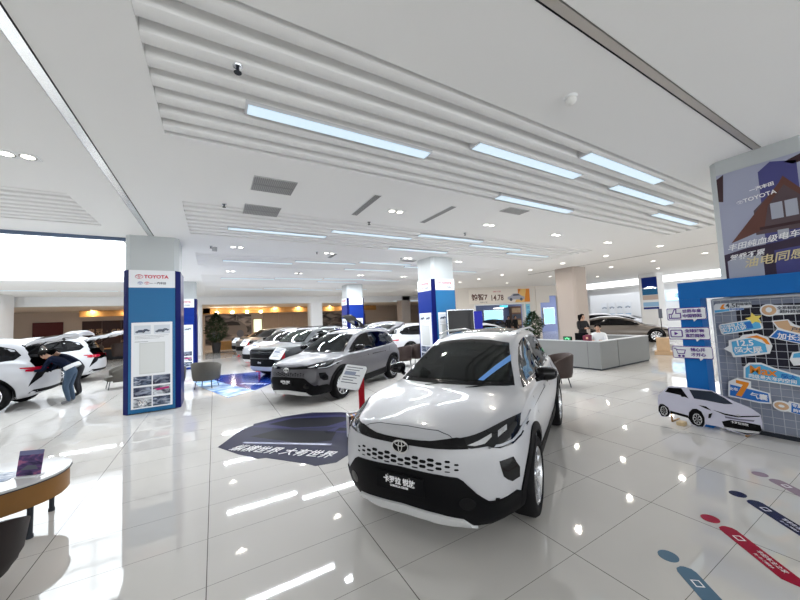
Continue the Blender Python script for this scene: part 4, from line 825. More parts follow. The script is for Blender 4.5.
def sign(label, y, z, out, layers=(), texts=(), tilt=0, grp='signs on the wire grid', x=SX, name='display_sign'):
    """flat shaped sign facing -x; y grows to the left of the viewer. outlines in local (right, up)"""
    t = thing(name, label, 'sign', (x,y,z), 0, grp); u = Vector((0, sin(R(tilt)), cos(R(tilt)))); r = Vector((0, -cos(R(tilt)), sin(R(tilt))))
    b = put(MB().prism(out, 0, .010).mesh('board', m_paper), 'board', t, (0,0,0), r, u)
    for i, (m, p) in enumerate(layers): MB().prism(p, .010, .0105+.001*(i+1)).build('print', m, b)
    for s, sz, m, px, py in texts: letters(s, sz, m, b, (px,py,.016), (1,0,0), (0,1,0), bold=sz*.02)
    return t
def ell(cx, cy, a, b, n=20): return [(cx+a*cos(2*pi*i/n), cy+b*sin(2*pi*i/n)) for i in range(n)]
sign('white tag sign reading 4.5L at the top left corner of the grid', 1.68, 1.785, [(-.20,-.09),(.12,-.05),(.12,-.03),(.2,-.015),(.2,.06),(-.17,.055),(-.2,.02)], [(m_or,[(-.13,-.02),(-.10,.035),(-.07,.045),(-.09,0),(-.07,-.025),(-.11,-.035)]),(m_cy,[(-.19,-.08),(-.03,-.06),(-.03,-.03),(-.19,-.045)])], [('4.5L',.085,m_ink,.01,.015),('同级领先',.04,m_ink,.13,.03),('百公里油耗',.03,m_sb,.05,-.04)])
star = [( (.09 if i%2==0 else .042)*sin(2*pi*i/10), (.09 if i%2==0 else .042)*cos(2*pi*i/10)) for i in range(10)]
sign('light blue sign with a yellow star above its right end', 1.62, 1.50, rrect(-.22,-.085,.22,.07,.03), [(m_cy,rrect(-.205,-.07,.205,.055,.025)),(m_ye,[(a+.17,b+.07) for a,b in star]),(m_sb,[(.06,-.05),(.13,-.05),(.13,.04),(.06,.04)])], [('动力强劲 人生',.045,m_letter,-.08,.025),('实力见证',.07,m_letter,-.07,-.03)], 12)
sign('cloud shaped cyan sign with an orange swoosh in the middle of the grid', 1.565, 1.21, [(-.25,-.02),(-.19,.02),(-.18,.10),(-.06,.13),(-.02,.17),(.12,.18),(.22,.12),(.24,.0),(.2,-.1),(.02,-.13),(-.17,-.145),(-.18,-.08)], [(m_cy,[(-.16,-.06),(-.15,.08),(.05,.12),(.18,.03),(.18,-.08),(0,-.10),(-.14,-.12)]),(m_or,[(0,.13),(.12,.155),(.20,.10),(.225,.02),(.19,.03),(.16,.09),(.10,.12)])], [('12.5',.11,m_letter,-.02,.05),('超大屏',.095,m_letter,.0,-.05)], 5)
sign('rounded blue sign with large red Max lettering', 1.36, .84, [(-.27,-.10),(-.27,.06),(-.22,.13),(-.1,.15),(.02,.10),(.24,.04),(.28,.06),(.26,-.02),(.30,-.11)], [(m_cy,[(-.25,-.085),(-.25,.05),(-.2,.11),(-.1,.125),(.02,.08),(.24,.02),(.26,-.09)])], [('Max',.15,m_or,-.085,.035),('超大',.07,m_sb,.15,-.002),('同级最大车内空间',.055,m_letter,.0,-.055)], -4)
sign('blue sign with a big orange figure 7 beside the car cut-out', 1.60, .575, [(-.21,-.12),(-.21,.10),(-.12,.17),(.02,.15),(.02,.06),(.20,.03),(.22,-.11),(.1,-.13)], [(m_sb,[(-.19,-.10),(-.19,.06),(.185,.02),(.20,-.095),(.1,-.11)]),(m_or,[(-.13,.14),(.0,.13),(.0,.10),(-.07,-.09),(-.13,-.085),(-.06,.085),(-.13,.095)])], [('气囊',.085,m_letter,.10,-.045),('全车',.05,m_letter,-.155,0)], -5)
sign('white tag with a round orange badge at the top right', 1.20, 1.715, [*ell(-.12,.0,.085,.085,20)[3:18],(.24,-.05),(.24,.055)], [(m_tn,ell(-.12,0,.068,.068)),(m_paper,ell(-.12,.005,.03,.035))], [('全系标配四驱',.045,m_ink,.09,.025),('越升越省油',.045,m_ink,.09,-.025)], -1, grp='signs on the wire grid')
sign('blue and tan sign with an arrow pointing up left', 1.11, 1.41, [(-.23,-.10),(-.16,.03),(-.22,.13),(-.08,.17),(-.02,.11),(.28,.03),(.28,-.16)], [(m_tn,[(-.20,.12),(-.08,.155),(-.05,.09),(.27,.01),(.27,-.05),(-.10,.03),(-.15,.05)]),(m_sb,[(-.21,-.09),(-.155,.015),(.27,-.06),(.27,-.15)])], [('户外玩家',.06,m_ink,.08,.045),('加长流水槽',.085,m_letter,.06,-.065)], -9)
sign('light blue speech sign at the right edge above the Max sign', 1.02, 1.10, [(-.15,-.10),(-.17,-.02),(-.13,.07),(.2,.13),(.2,-.07)], [(m_cy,[(-.14,0),(-.12,.055),(.19,.11),(.19,.02)])], [('优秀',.06,m_letter,.0,.045),('话题',.06,m_sb,.0,-.04)], 6)
sign('cyan oval sign at the right edge between Max sign and lowest signs', .98, .68, ell(0,0,.15,.085), [(m_cy,ell(0,0,.13,.068))], [('智能',.07,m_letter,.0,.0)])
sign('white sign with a round tan face badge at the lowest right', 1.16, .425, [*ell(-.14,.0,.085,.07,20)[3:18],(.26,-.10),(.26,.05),(-.08,.085)], [(m_sb,[(-.06,-.055),(-.06,.065),(.25,.04),(.25,-.09)]),(m_tn,ell(-.145,0,.065,.05)),(m_paper,ell(-.145,0,.028,.018))], [('专属',.045,m_letter,-.01,.035),('无忧',.065,m_or,.12,.015),('购车',.045,m_letter,.0,-.025),('无忧',.06,m_or,.12,-.05)], -5)
# three speech-bubble signs on the left post
def bub(label, z, w, h, icon, a, b_, y=2.16):
    o = rrect(-w,-h,w,h,.02); t = sign(label, y, z, [(p[0]*1.03,p[1]*1.12) for p in o]+[], [(m_pu,[(p[0]*1.03,p[1]*1.12) for p in o]),(m_paper,o),(m_paper,[(.08,-h),(.13,-h),(.09,-h-.04)]),(m_pu,icon[0]),(m_paper,icon[1])]+[(m_pu,i) for i in icon[2:]], [(a,.058,m_pu,.075,.037),(b_,.058,m_pu,.075,-.037)], 1, 'speech-bubble signs on the blue post', 6.385, 'speech_sign')
th = [(-.22,-.07),(-.22,.01),(-.175,.01),(-.14,.09),(-.11,.085),(-.115,.02),(-.06,.02),(-.06,-.07)]
bub('speech-bubble sign with a thumbs-up icon, topmost on the blue post', 1.705, .235, .085, [th, shrink(th,.014), [(-.19,-.07),(-.18,-.07),(-.18,.01),(-.19,.01)]], '世界车皇', '中国销冠')
bub('speech-bubble sign with a play-button icon, middle one on the blue post', 1.40, .245, .085, [rrect(-.23,-.06,-.07,.06,.02), rrect(-.215,-.045,-.085,.045,.012), [(-.175,-.03),(-.175,.03),(-.125,0)]], '全球好物', '直播探秘', 2.15)
ct = [(-.24,.06),(-.20,.06),(-.18,-.03),(-.09,-.03),(-.07,.04),(-.19,.04),(-.205,.045)]
bub('speech-bubble sign with a shopping-trolley icon, lowest on the blue post', 1.11, .235, .085, [ct, [(-.185,.028),(-.17,-.018),(-.10,-.018),(-.085,.028)], ell(-.16,-.06,.018,.018,10), ell(-.11,-.06,.018,.018,10)], '随心开', '才开心', 2.13)
# printed car cut-out standing on the floor
t = thing('car_cutout', 'flat printed cut-out of a white car standing on the floor by the grid board', 'cut-out', (6.3,2.05,0)); YC = 2.05
def loc2(p): return [(YC-y, max(z,.012)) for y, z in p]
OUT = loc2([(2.592,.392),(2.509,.482),(2.453,.55),(2.40,.567),(2.283,.577),(2.134,.577),(1.92,.575),(1.785,.509),(1.692,.461),(1.60,.432),(1.532,.404),(1.451,.335),(1.441,.24),(1.448,.153),(1.479,.083),(1.597,.03),(1.763,.044),(1.858,.071),(2.022,.069),(2.059,.012),(2.10,-.01),(2.136,-.01),(2.18,.02),(2.209,.05),(2.226,.117),(2.449,.138),(2.465,.09),(2.491,.069),(2.568,.051),(2.595,.09),(2.604,.148),(2.605,.299)])
b = put(MB().prism(OUT, 0, .012).mesh('board', mat('print_white', (.58,.58,.70), .35)), 'board', t, (0,0,0), (0,-1,0), (0,0,1))
LY = [(m_gloss,[(2.493,.464),(2.442,.54),(2.277,.554),(2.196,.411),(2.293,.445)]),(mat('print_glass', (.03,.04,.06), .15),[(2.181,.55),(1.921,.565),(1.786,.495),(1.705,.425),(1.80,.408),(1.995,.421),(2.131,.423)]),
 (m_blk,[(1.842,.154),(1.751,.197),(1.60,.203),(1.461,.198),(1.452,.14),(1.479,.085),(1.596,.035),(1.819,.068)]),(m_lens,[(1.857,.084),(1.70,.087),(1.477,.108),(1.479,.085),(1.60,.056),(1.762,.057)]),(m_gloss,[(2.09,.335),(2.002,.333),(1.943,.285),(2.004,.299)]),(m_gloss,[(1.93,.30),(1.80,.275),(1.669,.270),(1.452,.323),(1.462,.308),(1.671,.25),(1.80,.252)]),
 (mat('print_grille', (.16,.16,.22), .4),[(1.806,.238),(1.66,.235),(1.509,.25),(1.52,.228),(1.66,.213),(1.80,.212)]),(m_gloss,[(1.978,.229),(1.935,.252),(1.962,.173),(1.989,.167)]),(m_blk,[(2.446,.175),(2.224,.15),(2.217,.11),(2.449,.139)]),(m_blk,[(2.222,.10),(2.21,.2),(2.165,.262),(2.113,.275),(2.06,.245),(2.03,.16),(2.035,.08),(2.06,.02),(2.12,.0),(2.18,.03)]),(m_blk,[(2.607,.14),(2.60,.21),(2.575,.255),(2.53,.26),(2.47,.22),(2.452,.14),(2.47,.09),(2.50,.07),(2.568,.06)]),
 (m_blk,[(2.31,.475),(2.24,.47),(2.235,.43),(2.28,.42)])]
for i, (m, p) in enumerate(LY): put(MB().prism(loc2(p), .0121, .0126+.0002*i).mesh('print', m), 'print', t, (0,0,0), (0,-1,0), (0,0,1))
for y, z, a, b2 in ((2.115,.12,.055,.085),(2.53,.155,.048,.075)):
    c = MB(); cx = YC-y; ellipse_ring(c, cx, z, a, b2, .012, .0155, .0165, 20)
    for k_ in range(7): q = 2*pi*k_/7; c.prism([(cx,z),(cx+a*.95*cos(q-.12),z+b2*.95*sin(q-.12)),(cx+a*.95*cos(q+.12),z+b2*.95*sin(q+.12))], .0155, .0165)
    put(c.mesh('print_wheel', m_lens), 'print_wheel', t, (0,0,0), (0,-1,0), (0,0,1))
letters('卡罗拉锐放', .035, m_letter, t, (-.017,-.0+1.66-YC,.17), (0,-1,-.03), (0,0,1)); e = emblem_mb(.022,.001).build('emblem', m_chrome, t); e.matrix_local = face_matrix((-.017,1.665-YC,.275), (0,-1,0), (0,0,1))
MB().bb((.0,-.45,0),(.25,-.43,.012)).bb((.0,-.45,0),(.012,-.43,.3)).bb((.0,.38,0),(.25,.40,.012)).bb((.0,.38,0),(.012,.40,.3)).build('stand', m_wood, t)
MB().bb((-.14,.19,0),(-.02,.29,.06),.01).build('foot_block', mat('wood_block', (.55,.42,.25), .5), t)
# price banner wall with doorway, angled across the back
WALL = thing('tmp', None, None, (14.6,19.6,0), R(-20.422)); WALL.name = 'wall_shop'; WALL['kind'] = 'structure'
m_shop = mat('shop_wall', (.78,.74,.69), .6)
w = MB().bb((-.6,0,2.66),(9.2,.3,4.0)).bb((-.6,0,0),(2.95,.3,2.66)).bb((7.0,0,0),(8.25,.3,2.66)).bb((8.0,-.06,0),(8.35,.32,4.0)).bb((9.2,0,3.2),(12.5,.3,4.0)).build('wall_face', m_shop, WALL)
MB().bb((2.85,-.02,0),(2.95,.32,2.70)).bb((6.95,-.02,0),(7.05,.32,2.70)).bb((2.85,-.02,2.62),(7.05,.32,2.70)).build('door_frame', mat('portal_white', (.86,.88,.9), .4), WALL)
def atw(o): o.parent = None; M_ = WALL.matrix_basis; return o
WM = Matrix.Translation((14.6,19.6,0)) @ Matrix.Rotation(R(-20.422), 4, 'Z')
def wthing(name, label, cat, p, group=None): q = WM @ Vector(p); return thing(name, label, cat, q, R(-20.422), group)
t = wthing('price_banner', 'wide cream banner reading 14.78 over the far doorway', 'banner', (5.0,-.03,3.27))
b = MB().bb((-2.55,-.02,-.52),(2.5,.02,.56)).build('sheet', mat('banner_cream', (.84,.79,.73), .5), t)
MB().bb((1.5,-.026,-.50),(2.48,-.021,.54)).build('print', m_or, t); MB().prism([(1.2,-.5),(2.0,-.5),(2.2,.54),(1.75,.54)], -.030, -.0265, 'xz').build('print', mat('banner_amber', (.85,.55,.20), .5), t)
m_bt = mat('banner_brown', (.10,.035,.025), .5)
letters('铂智7', .52, m_bt, t, (-1.72,-.024,-.05), (1,0,0), (0,0,1), bold=.012); letters('14.78', .62, m_bt, t, (-.28,-.024,-.12), (1,0,0), (0,0,1), bold=.008, sx=.8); letters('限时一口价', .13, m_brand, t, (-.25,-.024,.37), (1,0,0), (0,0,1)); letters('智能豪华大五座', .09, m_ink, t, (-1.4,-.024,-.42), (1,0,0), (0,0,1))
c = MB(); c.X = Matrix(((1,0,0,0),(0,0,-1,-.030),(0,1,0,0),(0,0,0,1))); car_side(c, .58,-.40,1.45); c.build('print_car', [mat('print_silver', (.42,.43,.52), .4), m_ink], t)
c = MB(); c.X = Matrix(((1,0,0,0),(0,0,-1,-.038),(0,1,0,0),(0,0,0,1))); c.prism([(1.02,.0),(1.12,.14),(1.5,.15),(1.68,.02)], .0, .004); c.build('print_glass', m_ink, t)
struct('wall_lounge', MB().add([tuple(WM @ Vector(p)) for p in ((2,6,0),(14,6,0),(14,6,3.9),(2,6,3.9))], [(0,1,2,3)]), mat('lounge_lavender', (.30,.36,.62), .6))
for p, wd, hg, lb, m, nm in (((7.2,5.93,1.85),1.0,.50,'large bright cyan screen on the lavender wall inside the doorway', mat('screen_cyan', (.35,.80,1), .2, emit=1.3, ecol=(.45,.85,1)), 'wall_screen'), ((8.3,5.93,2.65),.42,.11,'small glowing cyan sign above the doorway people', mat('sign_glow', (.1,.7,.9), .2, emit=1.2, ecol=(.10,.75,.92)), 'light_sign'), ((5.7,5.93,1.6),.40,.28,'dark blue screen at the left inside the doorway', mat('screen_navy', (.01,.03,.2), .2, emit=.4, ecol=(.03,.10,.5)), 'wall_screen')):
    t = wthing(nm, lb, 'screen', p); MB().bb((-wd,-.03,-hg),(wd,.02,hg)).build('bezel', m_alu, t); MB().bb((-wd*.96,-.036,-hg*.93),(wd*.96,-.031,hg*.93)).build('display', m, t)
t = wthing('pendant_lamp', 'white ring pendant lamp hanging inside the far doorway', 'lamp', (6.9,4.2,2.45)); r_ = MB(); r_.tube([Vector((.42*cos(a),.42*sin(a),0)) for a in [2*pi*i/20 for i in range(20)]], .05, 6, True).build('ring', mat('ring_glow', (1,1,1), .3, emit=2), t); MB().cyl((-.3,0,0),(-.3,0,1.45),.008,n=6).cyl((.3,0,0),(.3,0,1.45),.008,n=6).build('cord', m_dark, t)
t = wthing('shelf_unit', 'tall tan shelf with dark books just inside the doorway, right', 'shelf', (9.3,5.6,0)); MB().bb((-.5,-.2,0),(.5,.25,2.6)).build('carcass', mat('shelf_brown', (.22,.12,.09), .5), t)
for k_ in range(4): MB().bb((-.45,-.23,.25+k_*.58),(.45,-.205,.68+k_*.58)).build('shelf_row', m_tan if k_%2 else m_ink, t)
t = wthing('door_sign', 'tall cyan lettered sign on the right door pillar under the banner', 'sign', (7.28,-.03,1.75)); MB().bb((-.17,-.01,-.85),(.17,.02,.85)).build('board', mat('sign_sky', (.25,.66,.85), .4), t)
[letters(c_, .26, m_sb, t, (0,-.014,.55-.36*k_), (1,0,0), (0,0,1)) for k_, c_ in enumerate('欢迎光临')]
t = wthing('light_box', 'glowing blue light box beyond the bright strip right of the doorway', 'screen', (11.2,3.2,1.55)); MB().bb((-.55,-.1,-.75),(.55,.1,.75)).build('case', m_alu, t); MB().bb((-.5,-.115,-.7),(.5,-.101,.7)).build('display', mat('box_glow', (.3,.75,1), .3, emit=1.1, ecol=(.40,.78,1)), t)
# gallery wall with posters far right
gw = struct('wall_posters', MB().bb((29.9,10.4,0),(30.1,17,3.2)), m_white)
for i in range(4):
    t = thing('gallery_poster', f'white gallery poster of a car, {ORD[i]} from the left behind the bronze saloon', 'poster', (29.88,15.75-i*.62,1.75), 0, 'gallery posters'); put(MB().bb((-.27,-.7,0),(.27,.7,.02)).mesh('sheet', m_paper), 'sheet', t, (0,0,0), (0,-1,0), (0,0,1)); c = MB(); car_side(c, -.22,.2,.44); put(c.mesh('print', [mat('gallery_grey', (.4,.45,.52), .5), m_ink]), 'print', t, (-.018,0,0), (0,-1,0), (0,0,1)); put(MB().bb((-.2,-.5,.02),(.2,-.25,.024)).mesh('print', mat('gallery_blue', (.35,.5,.68), .5)), 'print', t, (0,0,0), (0,-1,0), (0,0,1))
t = thing('light_sign', 'glowing blue lettered sign beside the far white column', 'sign', (29.85,10.25,2.65)); put(MB().bb((-.9,-.3,0),(.9,.3,.06)).mesh('case', mat('blue_glow', (.4,.7,1), .3, emit=1.3, ecol=(.55,.78,1))), 'case', t, (0,0,0), (0,-1,0), (0,0,1)); letters('丰田', .4, m_sb, t, (-.065,0,0), (0,-1,0), (0,0,1))
# rear wall murals and signs
def mural(label, x0, x1, z0, z1, m, nm='wall_mural', y=32.96):
    t = thing(nm, label, 'wall picture', ((x0+x1)/2,y,(z0+z1)/2)); w_, h_ = (x1-x0)/2, (z1-z0)/2; n = max(1, round((x1-x0)/1.3))
    for i in range(n): MB().bb((-w_+i*2*w_/n+.012,-.03,-h_),(-w_+(i+1)*2*w_/n-.012,.02,h_)).build('wall_panel', m, t)
    return t
m_mu = photo_mat('mural_photo', (.035,.03,.03), (.34,.29,.26), .9, 5, (.14,.115,.105)); m_pan = mat('taupe_panel', (.36,.27,.21), .5, noise=.12, nscale=3)
t = mural('dark photographic mural of an old car on the rear wall', -.7, 3.0, .3, 2.92, m_mu)
c = MB(); c.X = Matrix(((1,0,0,-.25),(0,0,-1,-.034),(0,1,0,-.75),(0,0,0,1))); O_ = [(-1.3,.35),(-1.25,.9),(-.7,1.05),(-.35,1.5),(.6,1.62),(1.2,1.45),(1.6,1.1),(1.75,.7),(1.7,.35)]; c.prism(O_, 0, .006); c.mi(1); c.prism([(-.3,1.12),(-.15,1.42),(.5,1.5),(1.0,1.38),(1.2,1.1)], .006, .01); [c.mi(2).prism(ell(x,.35,.30,.33), .006, .012) for x in (-.8,1.15)]; c.build('printed_car', [mat('mural_mid', (.17,.145,.135), .6), mat('mural_dark', (.03,.027,.03), .6), m_ink], t)
mural('plain taupe wall panels between the two bright rear windows', 4.0, 8.2, .3, 2.92, m_pan, 'wall_panelling'); mural('taupe photographic panels on the rear wall behind the blue column', 9.3, 14.5, .3, 2.92, m_mu)
t = mural('dark red lettered sign board behind the left white cars', -11.2, -9.6, 1.2, 2.75, mat('maroon_board', (.10,.018,.018), .5), 'shop_sign'); letters('MADE CROWN', .22, m_tn, t, (0,-.035,-.30), (1,0,0), (0,0,1))
t = mural('dark brown board lettered CROWN left of the blue column', -8.6, -5.2, .5, 2.75, mat('brown_board', (.045,.022,.02), .5), 'shop_sign'); letters('皇冠 · CROWN', .42, m_tn, t, (.2,-.035,.30), (1,0,0), (0,0,1), space=1.15); letters('CROWN', .22, m_tn, t, (1.0,-.035,-.5), (1,0,0), (0,0,1))
for i, x in enumerate((.2,1.35,2.5,3.6)):
    t = thing('warm_spotlight', f'bright warm wall lamp on the oak bulkhead, {ORD[i]} from the left', 'lamp', (x,31.15,3.12), 0, 'lamps on the oak bulkhead'); MB().lathe([(0,-.16),(.10,-.14),(.14,-.04),(.12,.06),(0,.08)], n=14).build('globe', m_warm, t, True); MB().cyl((0,0,.07),(0,0,.36),.02,n=8).build('stem', m_alu, t)
    l = bpy.data.lights.new('globe_lamp', 'POINT'); l.energy = 25; l.color = (1,.88,.70); l.shadow_soft_size = .15; lo = bpy.data.objects.new('globe_lamp', l); COL.objects.link(lo); lo.parent = t; lo.location = (0,-.35,0)
for i, (x, y) in enumerate(((4.8,31.0),(6.9,31.0),(9.9,31.0),(11.4,31.0),(-7.6,31.0),(-5.6,31.0),(-4.2,31.0),(-2.6,31.0))):
    t = thing('ceiling_spotlight', f'small warm downlight before the oak bulkhead, {"right" if x>0 else "left"} of nearest column, {ORD[i if i<4 else i-4]} from left', 'ceiling light', (x,y,3.5), 0, 'rear downlights'); MB().lathe([(.08,0),(.10,-.008),(.11,0)], n=16).build('ring', m_white, t); MB().lathe([(0,-.006),(.08,-.006)], n=16).build('lens', m_warm, t)
    l = bpy.data.lights.new('spot_lamp', 'AREA'); l.shape = 'DISK'; l.size = .15; l.energy = 40; l.color = (1,.84,.64); lo = bpy.data.objects.new('spot_lamp', l); COL.objects.link(lo); lo.parent = t; lo.location = (0,0,-.03)
# ------------------------------------------------------------- floor stickers
def decal(name, label, poly, m, z=.003, grp=None, cat='floor sticker'):
    t = thing(name, label, cat, (sum(p[0] for p in poly)/len(poly), sum(p[1] for p in poly)/len(poly), 0), 0, grp); o = t.location
    MB().prism([(x-o.x, y-o.y) for x, y in poly], .0005, z).build('sheet', m, t); return t
m_mat = mat('mat_indigo', (.018,.018,.05), .4, noise=.2, nscale=2, spec=.05); m_mat2 = mat('mat_violet', (.035,.035,.10), .4, spec=.05); m_mat3 = mat('mat_black', (.006,.006,.011), .4, spec=.05); m_matl = mat('mat_line', (.22,.23,.36), .15)
DP = [(.03,5.80),(.40,6.50),(.60,6.62),(.62,6.72),(1.16,6.86),(1.72,6.78),(2.2,6.42),(2.6,5.9),(2.45,5.2),(2.0,4.7),(1.62,4.36),(1.36,4.20),(1.10,4.26),(1.02,4.40),(.60,4.92),(.50,4.96),(.28,5.30)]
t = decal('floor_sticker', 'dark violet floor sticker with white handwriting beside the nearest white car', DP, m_mat)
o = t.location
def lay(p, m, z, nm='print'): MB().prism([(x-o.x,y-o.y) for x, y in p], z-.0006, z).build(nm, m, t)
lay([(.55,6.55),(1.2,6.72),(2.0,6.35),(2.45,5.85),(1.9,5.55),(1.2,5.95)], m_mat2, .0037); lay([(.85,6.52),(1.3,6.6),(2.1,6.1),(2.25,5.85),(1.7,5.72),(1.2,6.0)], m_mat3, .0044); lay([(.50,6.0),(.95,6.1),(1.75,5.35),(1.55,5.0),(1.15,5.15)], m_mat3, .0037); lay([(.36,5.75),(.40,5.79),(1.52,4.86),(1.48,4.82)], m_matl, .0037); lay([(1.55,5.45),(2.1,5.0),(2.3,5.2),(1.9,5.6)], m_mat2, .0037); lay([(1.75,5.4),(1.9,5.28),(2.0,5.38),(1.86,5.5)], m_mat3, .0045); lay([(1.98,5.22),(2.1,5.12),(2.2,5.22),(2.08,5.33)], m_mat3, .0045)
d = Vector((1.52-.22, 4.34-5.66, 0)).normalized()
q = letters('纵横世界 大有世界', .24, m_letter, t, (.80-o.x, 5.04-o.y, .005), d, Vector((-d.y,d.x,0)), shear=.35, sx=.84)
BP = [(-.66,13.58),(-.45,12.2),(.29,9.62),(1.0,10.2),(1.75,11.2),(2.2,13.2),(1.39,14.17),(-.38,14.38)]
t = decal('floor_sticker', 'large bright blue floor sticker under the boxy dark car', BP, mat('mat_blue', (.012,.045,.28), .12, spec=.3)); o = t.location
lay([(-.66,13.58),(-.45,12.2),(.29,9.62),(.98,10.18),(.55,11.3),(.05,12.9),(-.1,13.6)], photo_mat('mat_photo', (.05,.16,.42), (.75,.82,.90), 2.2, 4, (.28,.46,.70)), .0037)
d = Vector((1.45-.62,11.0-11.9,0)).normalized(); letters('智电新世代', .20, m_letter, t, (1.05-o.x,11.3-o.y,.005), d, Vector((-d.y,d.x,0)), shear=.2)
cols = [('grey-blue', (.085,.17,.255)), ('crimson red', (.33,.008,.03)), ('navy', (.008,.011,.06)), ('pale mauve', (.30,.225,.275))]
for i, (x, (cn, c)) in enumerate(zip((2.865,3.655,4.335,5.02), cols)):
    m = mat('guide_'+cn.replace(' ','_').replace('-','_'), c, .2); t = thing('floor_guide_sticker', f'{cn} floor guide line with a round dot at its end', 'floor sticker', (x,1.21,0), 0, 'floor guide lines')
    MB().lathe([(0,.003),(.062,.003),(.062,.0005)], n=28).build('dot', m, t)
    w = .058; a = Vector((-.072,-.132)); dr = Vector((-.64,-.77)).normalized(); n_ = Vector((-dr.y,dr.x)); b = a+dr*.50; e = b+Vector((.0,-1))*1.2
    # stem runs diagonally, then bends away
    p = [a+n_*w*.2-dr*.05, a+n_*w*.8-dr*.03, a+n_*w, b+n_*w+Vector((0,0)), e+Vector((.058,0)), e+Vector((-.058,0)), b-n_*w, a-n_*w, a-n_*w*.8-dr*.03, a-n_*w*.2-dr*.05]
    MB().prism([tuple(v) for v in p], .0005, .003).build('strip', m, t)
    ic = a+dr*.10; u, r_ = -dr, Vector((-dr.y,dr.x))*-1
    MB().prism([tuple(ic+u*s*.030+r_*k*.026) for s, k in ((-1,-1),(-1,1),(1,1),(1,-1))], .003, .0035).build('icon', m_letter, t)
    MB().prism([tuple(ic+u*s*.022+r_*k*.018) for s, k in ((-1,-1),(-1,1),(1,1),(1,-1))], .0035, .004).build('icon_screen', m, t)
    c_ = a+dr*.34; s_ = ('专属服务顾问','丰田车主之家','智享生活方式','精彩活动报名')[i]
    letters(s_, .036, m_letter, t, (c_.x+.012,c_.y-.012,.0038), (dr.x,dr.y,0), (-dr.y,dr.x,0), ext=.0003); letters('扫一扫 了解更多', .02, m_letter, t, (c_.x-.022,c_.y+.018,.0038), (dr.x,dr.y,0), (-dr.y,dr.x,0), ext=.0003)
# ------------------------------------------------------------- information stands
def stand(x, y, label, rz=R(-8)):
    t = thing('information_stand', label, 'stand', (x,y,0), rz, 'red information stands')
    MB().bb((-.14,-.10,0),(.14,.10,.012),.004).build('base', m_red, t); MB().bb((-.042,-.022,.012),(.042,.022,1.06),.004).build('post', m_red, t)
    p = MB(); p.prism(rrect(-.17,-.205,.17,.205,.03), -.012, .012); po = put(p.mesh('plate', m_paper), 'plate', t, (-.15,-.07,1.0), (.80,-.60,-.12), Vector((.62,.36,.60)) - Vector((.80,-.60,-.12)).normalized()*Vector((.62,.36,.60)).dot(Vector((.80,-.60,-.12)).normalized()))
    l = MB()
    for k in range(7): l.bb((-.135,.155-k*.045,.012),(.12-.04*(k%3),.166-k*.045,.0135))
    l.build('text_lines', m_ink, po); MB().bb((-.135,.02,.0136),(.04,.085,.0145)).build('print', mat('print_blue_grey', (.3,.34,.45), .4), po)
    return t
stand(1.92,4.62,'red post with tilted white specification plate between the two nearest cars'); 
for x, y, lb in ((1.72,9.85,'red post with white specification plate between silver crossover and boxy dark car'),(1.55,14.2,'red post with white plate between boxy dark car and white nose'),(1.5,18.3,'red post with white plate third from the far end of the row'),(1.3,22.4,'red post with white plate at the far end of the row')): stand(x,y,lb)
t = thing('leaflet_rack', 'small rack of colourful leaflets on the floor beside the dark sticker', 'rack', (1.93,4.93,0), R(-12)); MB().bb((-.13,-.08,0),(.13,.10,.02)).bb((-.13,-.08,0),(-.115,.10,.36)).bb((.115,-.08,0),(.13,.10,.36)).bb((-.13,.085,0),(.13,.10,.36)).build('case', m_paper, t)
for i, c in enumerate(((.05,.05,.08),(.35,.16,.05),(.08,.12,.3),(.55,.25,.06),(.25,.03,.05),(.3,.3,.35))): tag(MB().bb((-.11+i*.037,-.06,.021),(-.078+i*.037,.08,.34)).build('leaflet_stack', mat(f'leaflet_{i}', c, .4)), ('black','brown','navy','orange','maroon','grey')[i]+' leaflets in the small rack beside the dark sticker', 'leaflet', 'leaflets in the small rack').matrix_world = t.matrix_basis
# ------------------------------------------------------------- chairs, desk
def tub_chair(label, x, y, deg, m, s=1.0, h=.78):
    """low upholstered chair with a wrap-round back on thin legs; opens toward +x"""
    t = thing('tub_chair', label, 'chair', (x,y,0), R(deg), 'upholstered showroom chairs'); n = 18; P = []; F = []
    for ring in range(6):
        for i in range(n+1):
            a = R(62+236*i/n); k = i/n; hh = .42+(h-.42)*(.55+.45*math.sin(pi*k)**.7)
            ro, ri = .36, .29; flare = 1+.10*((hh-.3)/.5)
            r, z = ((ro*.93,.24),(ro,.34),(ro*flare,hh-.03),((ro+ri)/2*flare,hh),(ri*flare,hh-.03),(ri*.95,.36))[ring]; P.append((r*cos(a)*1.05, r*sin(a), z))
    for q in range(5):
        for i in range(n): a = q*(n+1)+i; F.append((a,a+1,a+n+2,a+n+1))
    for i in range(n): F.append((5*(n+1)+i, 5*(n+1)+i+1, i+1, i))
    F.append(tuple(q*(n+1) for q in range(6))); F.append(tuple(q*(n+1)+n for q in range(5,-1,-1)))
    MB().add(P, F).build('backrest', m, t, True, 60); MB().box((.04,0,.36),(.58,.54,.16),0,.06).build('seat', m, t, True)
    for sx_, sy in ((1,1),(1,-1),(-1,1),(-1,-1)): MB().cyl((sx_*.20+.02,sy*.19,.29),(sx_*.25+.02,sy*.23,0),.014,.011,10).build('leg', m_dark, t)
    t.scale = (s,s,s); return t
m_brown = mat('chair_brown', (.045,.030,.026), .55, noise=.2, nscale=25); m_taupe = mat('chair_taupe', (.085,.078,.066), .6, noise=.2, nscale=25)
tub_chair('brown upholstered chair to the right of the nearest white car', 7.35,5.15,150,m_brown,1.0,.80)
tub_chair('grey-brown tub chair standing on the edge of the blue floor sticker', -.22,11.75,70,m_taupe,1.05)
tub_chair('grey-brown chair half hidden right behind the nearest blue column', -1.12,12.0,100,m_taupe,.95)
tub_chair('grey-brown chair just left of the nearest blue column', -2.75,13.9,200,m_taupe,.95)
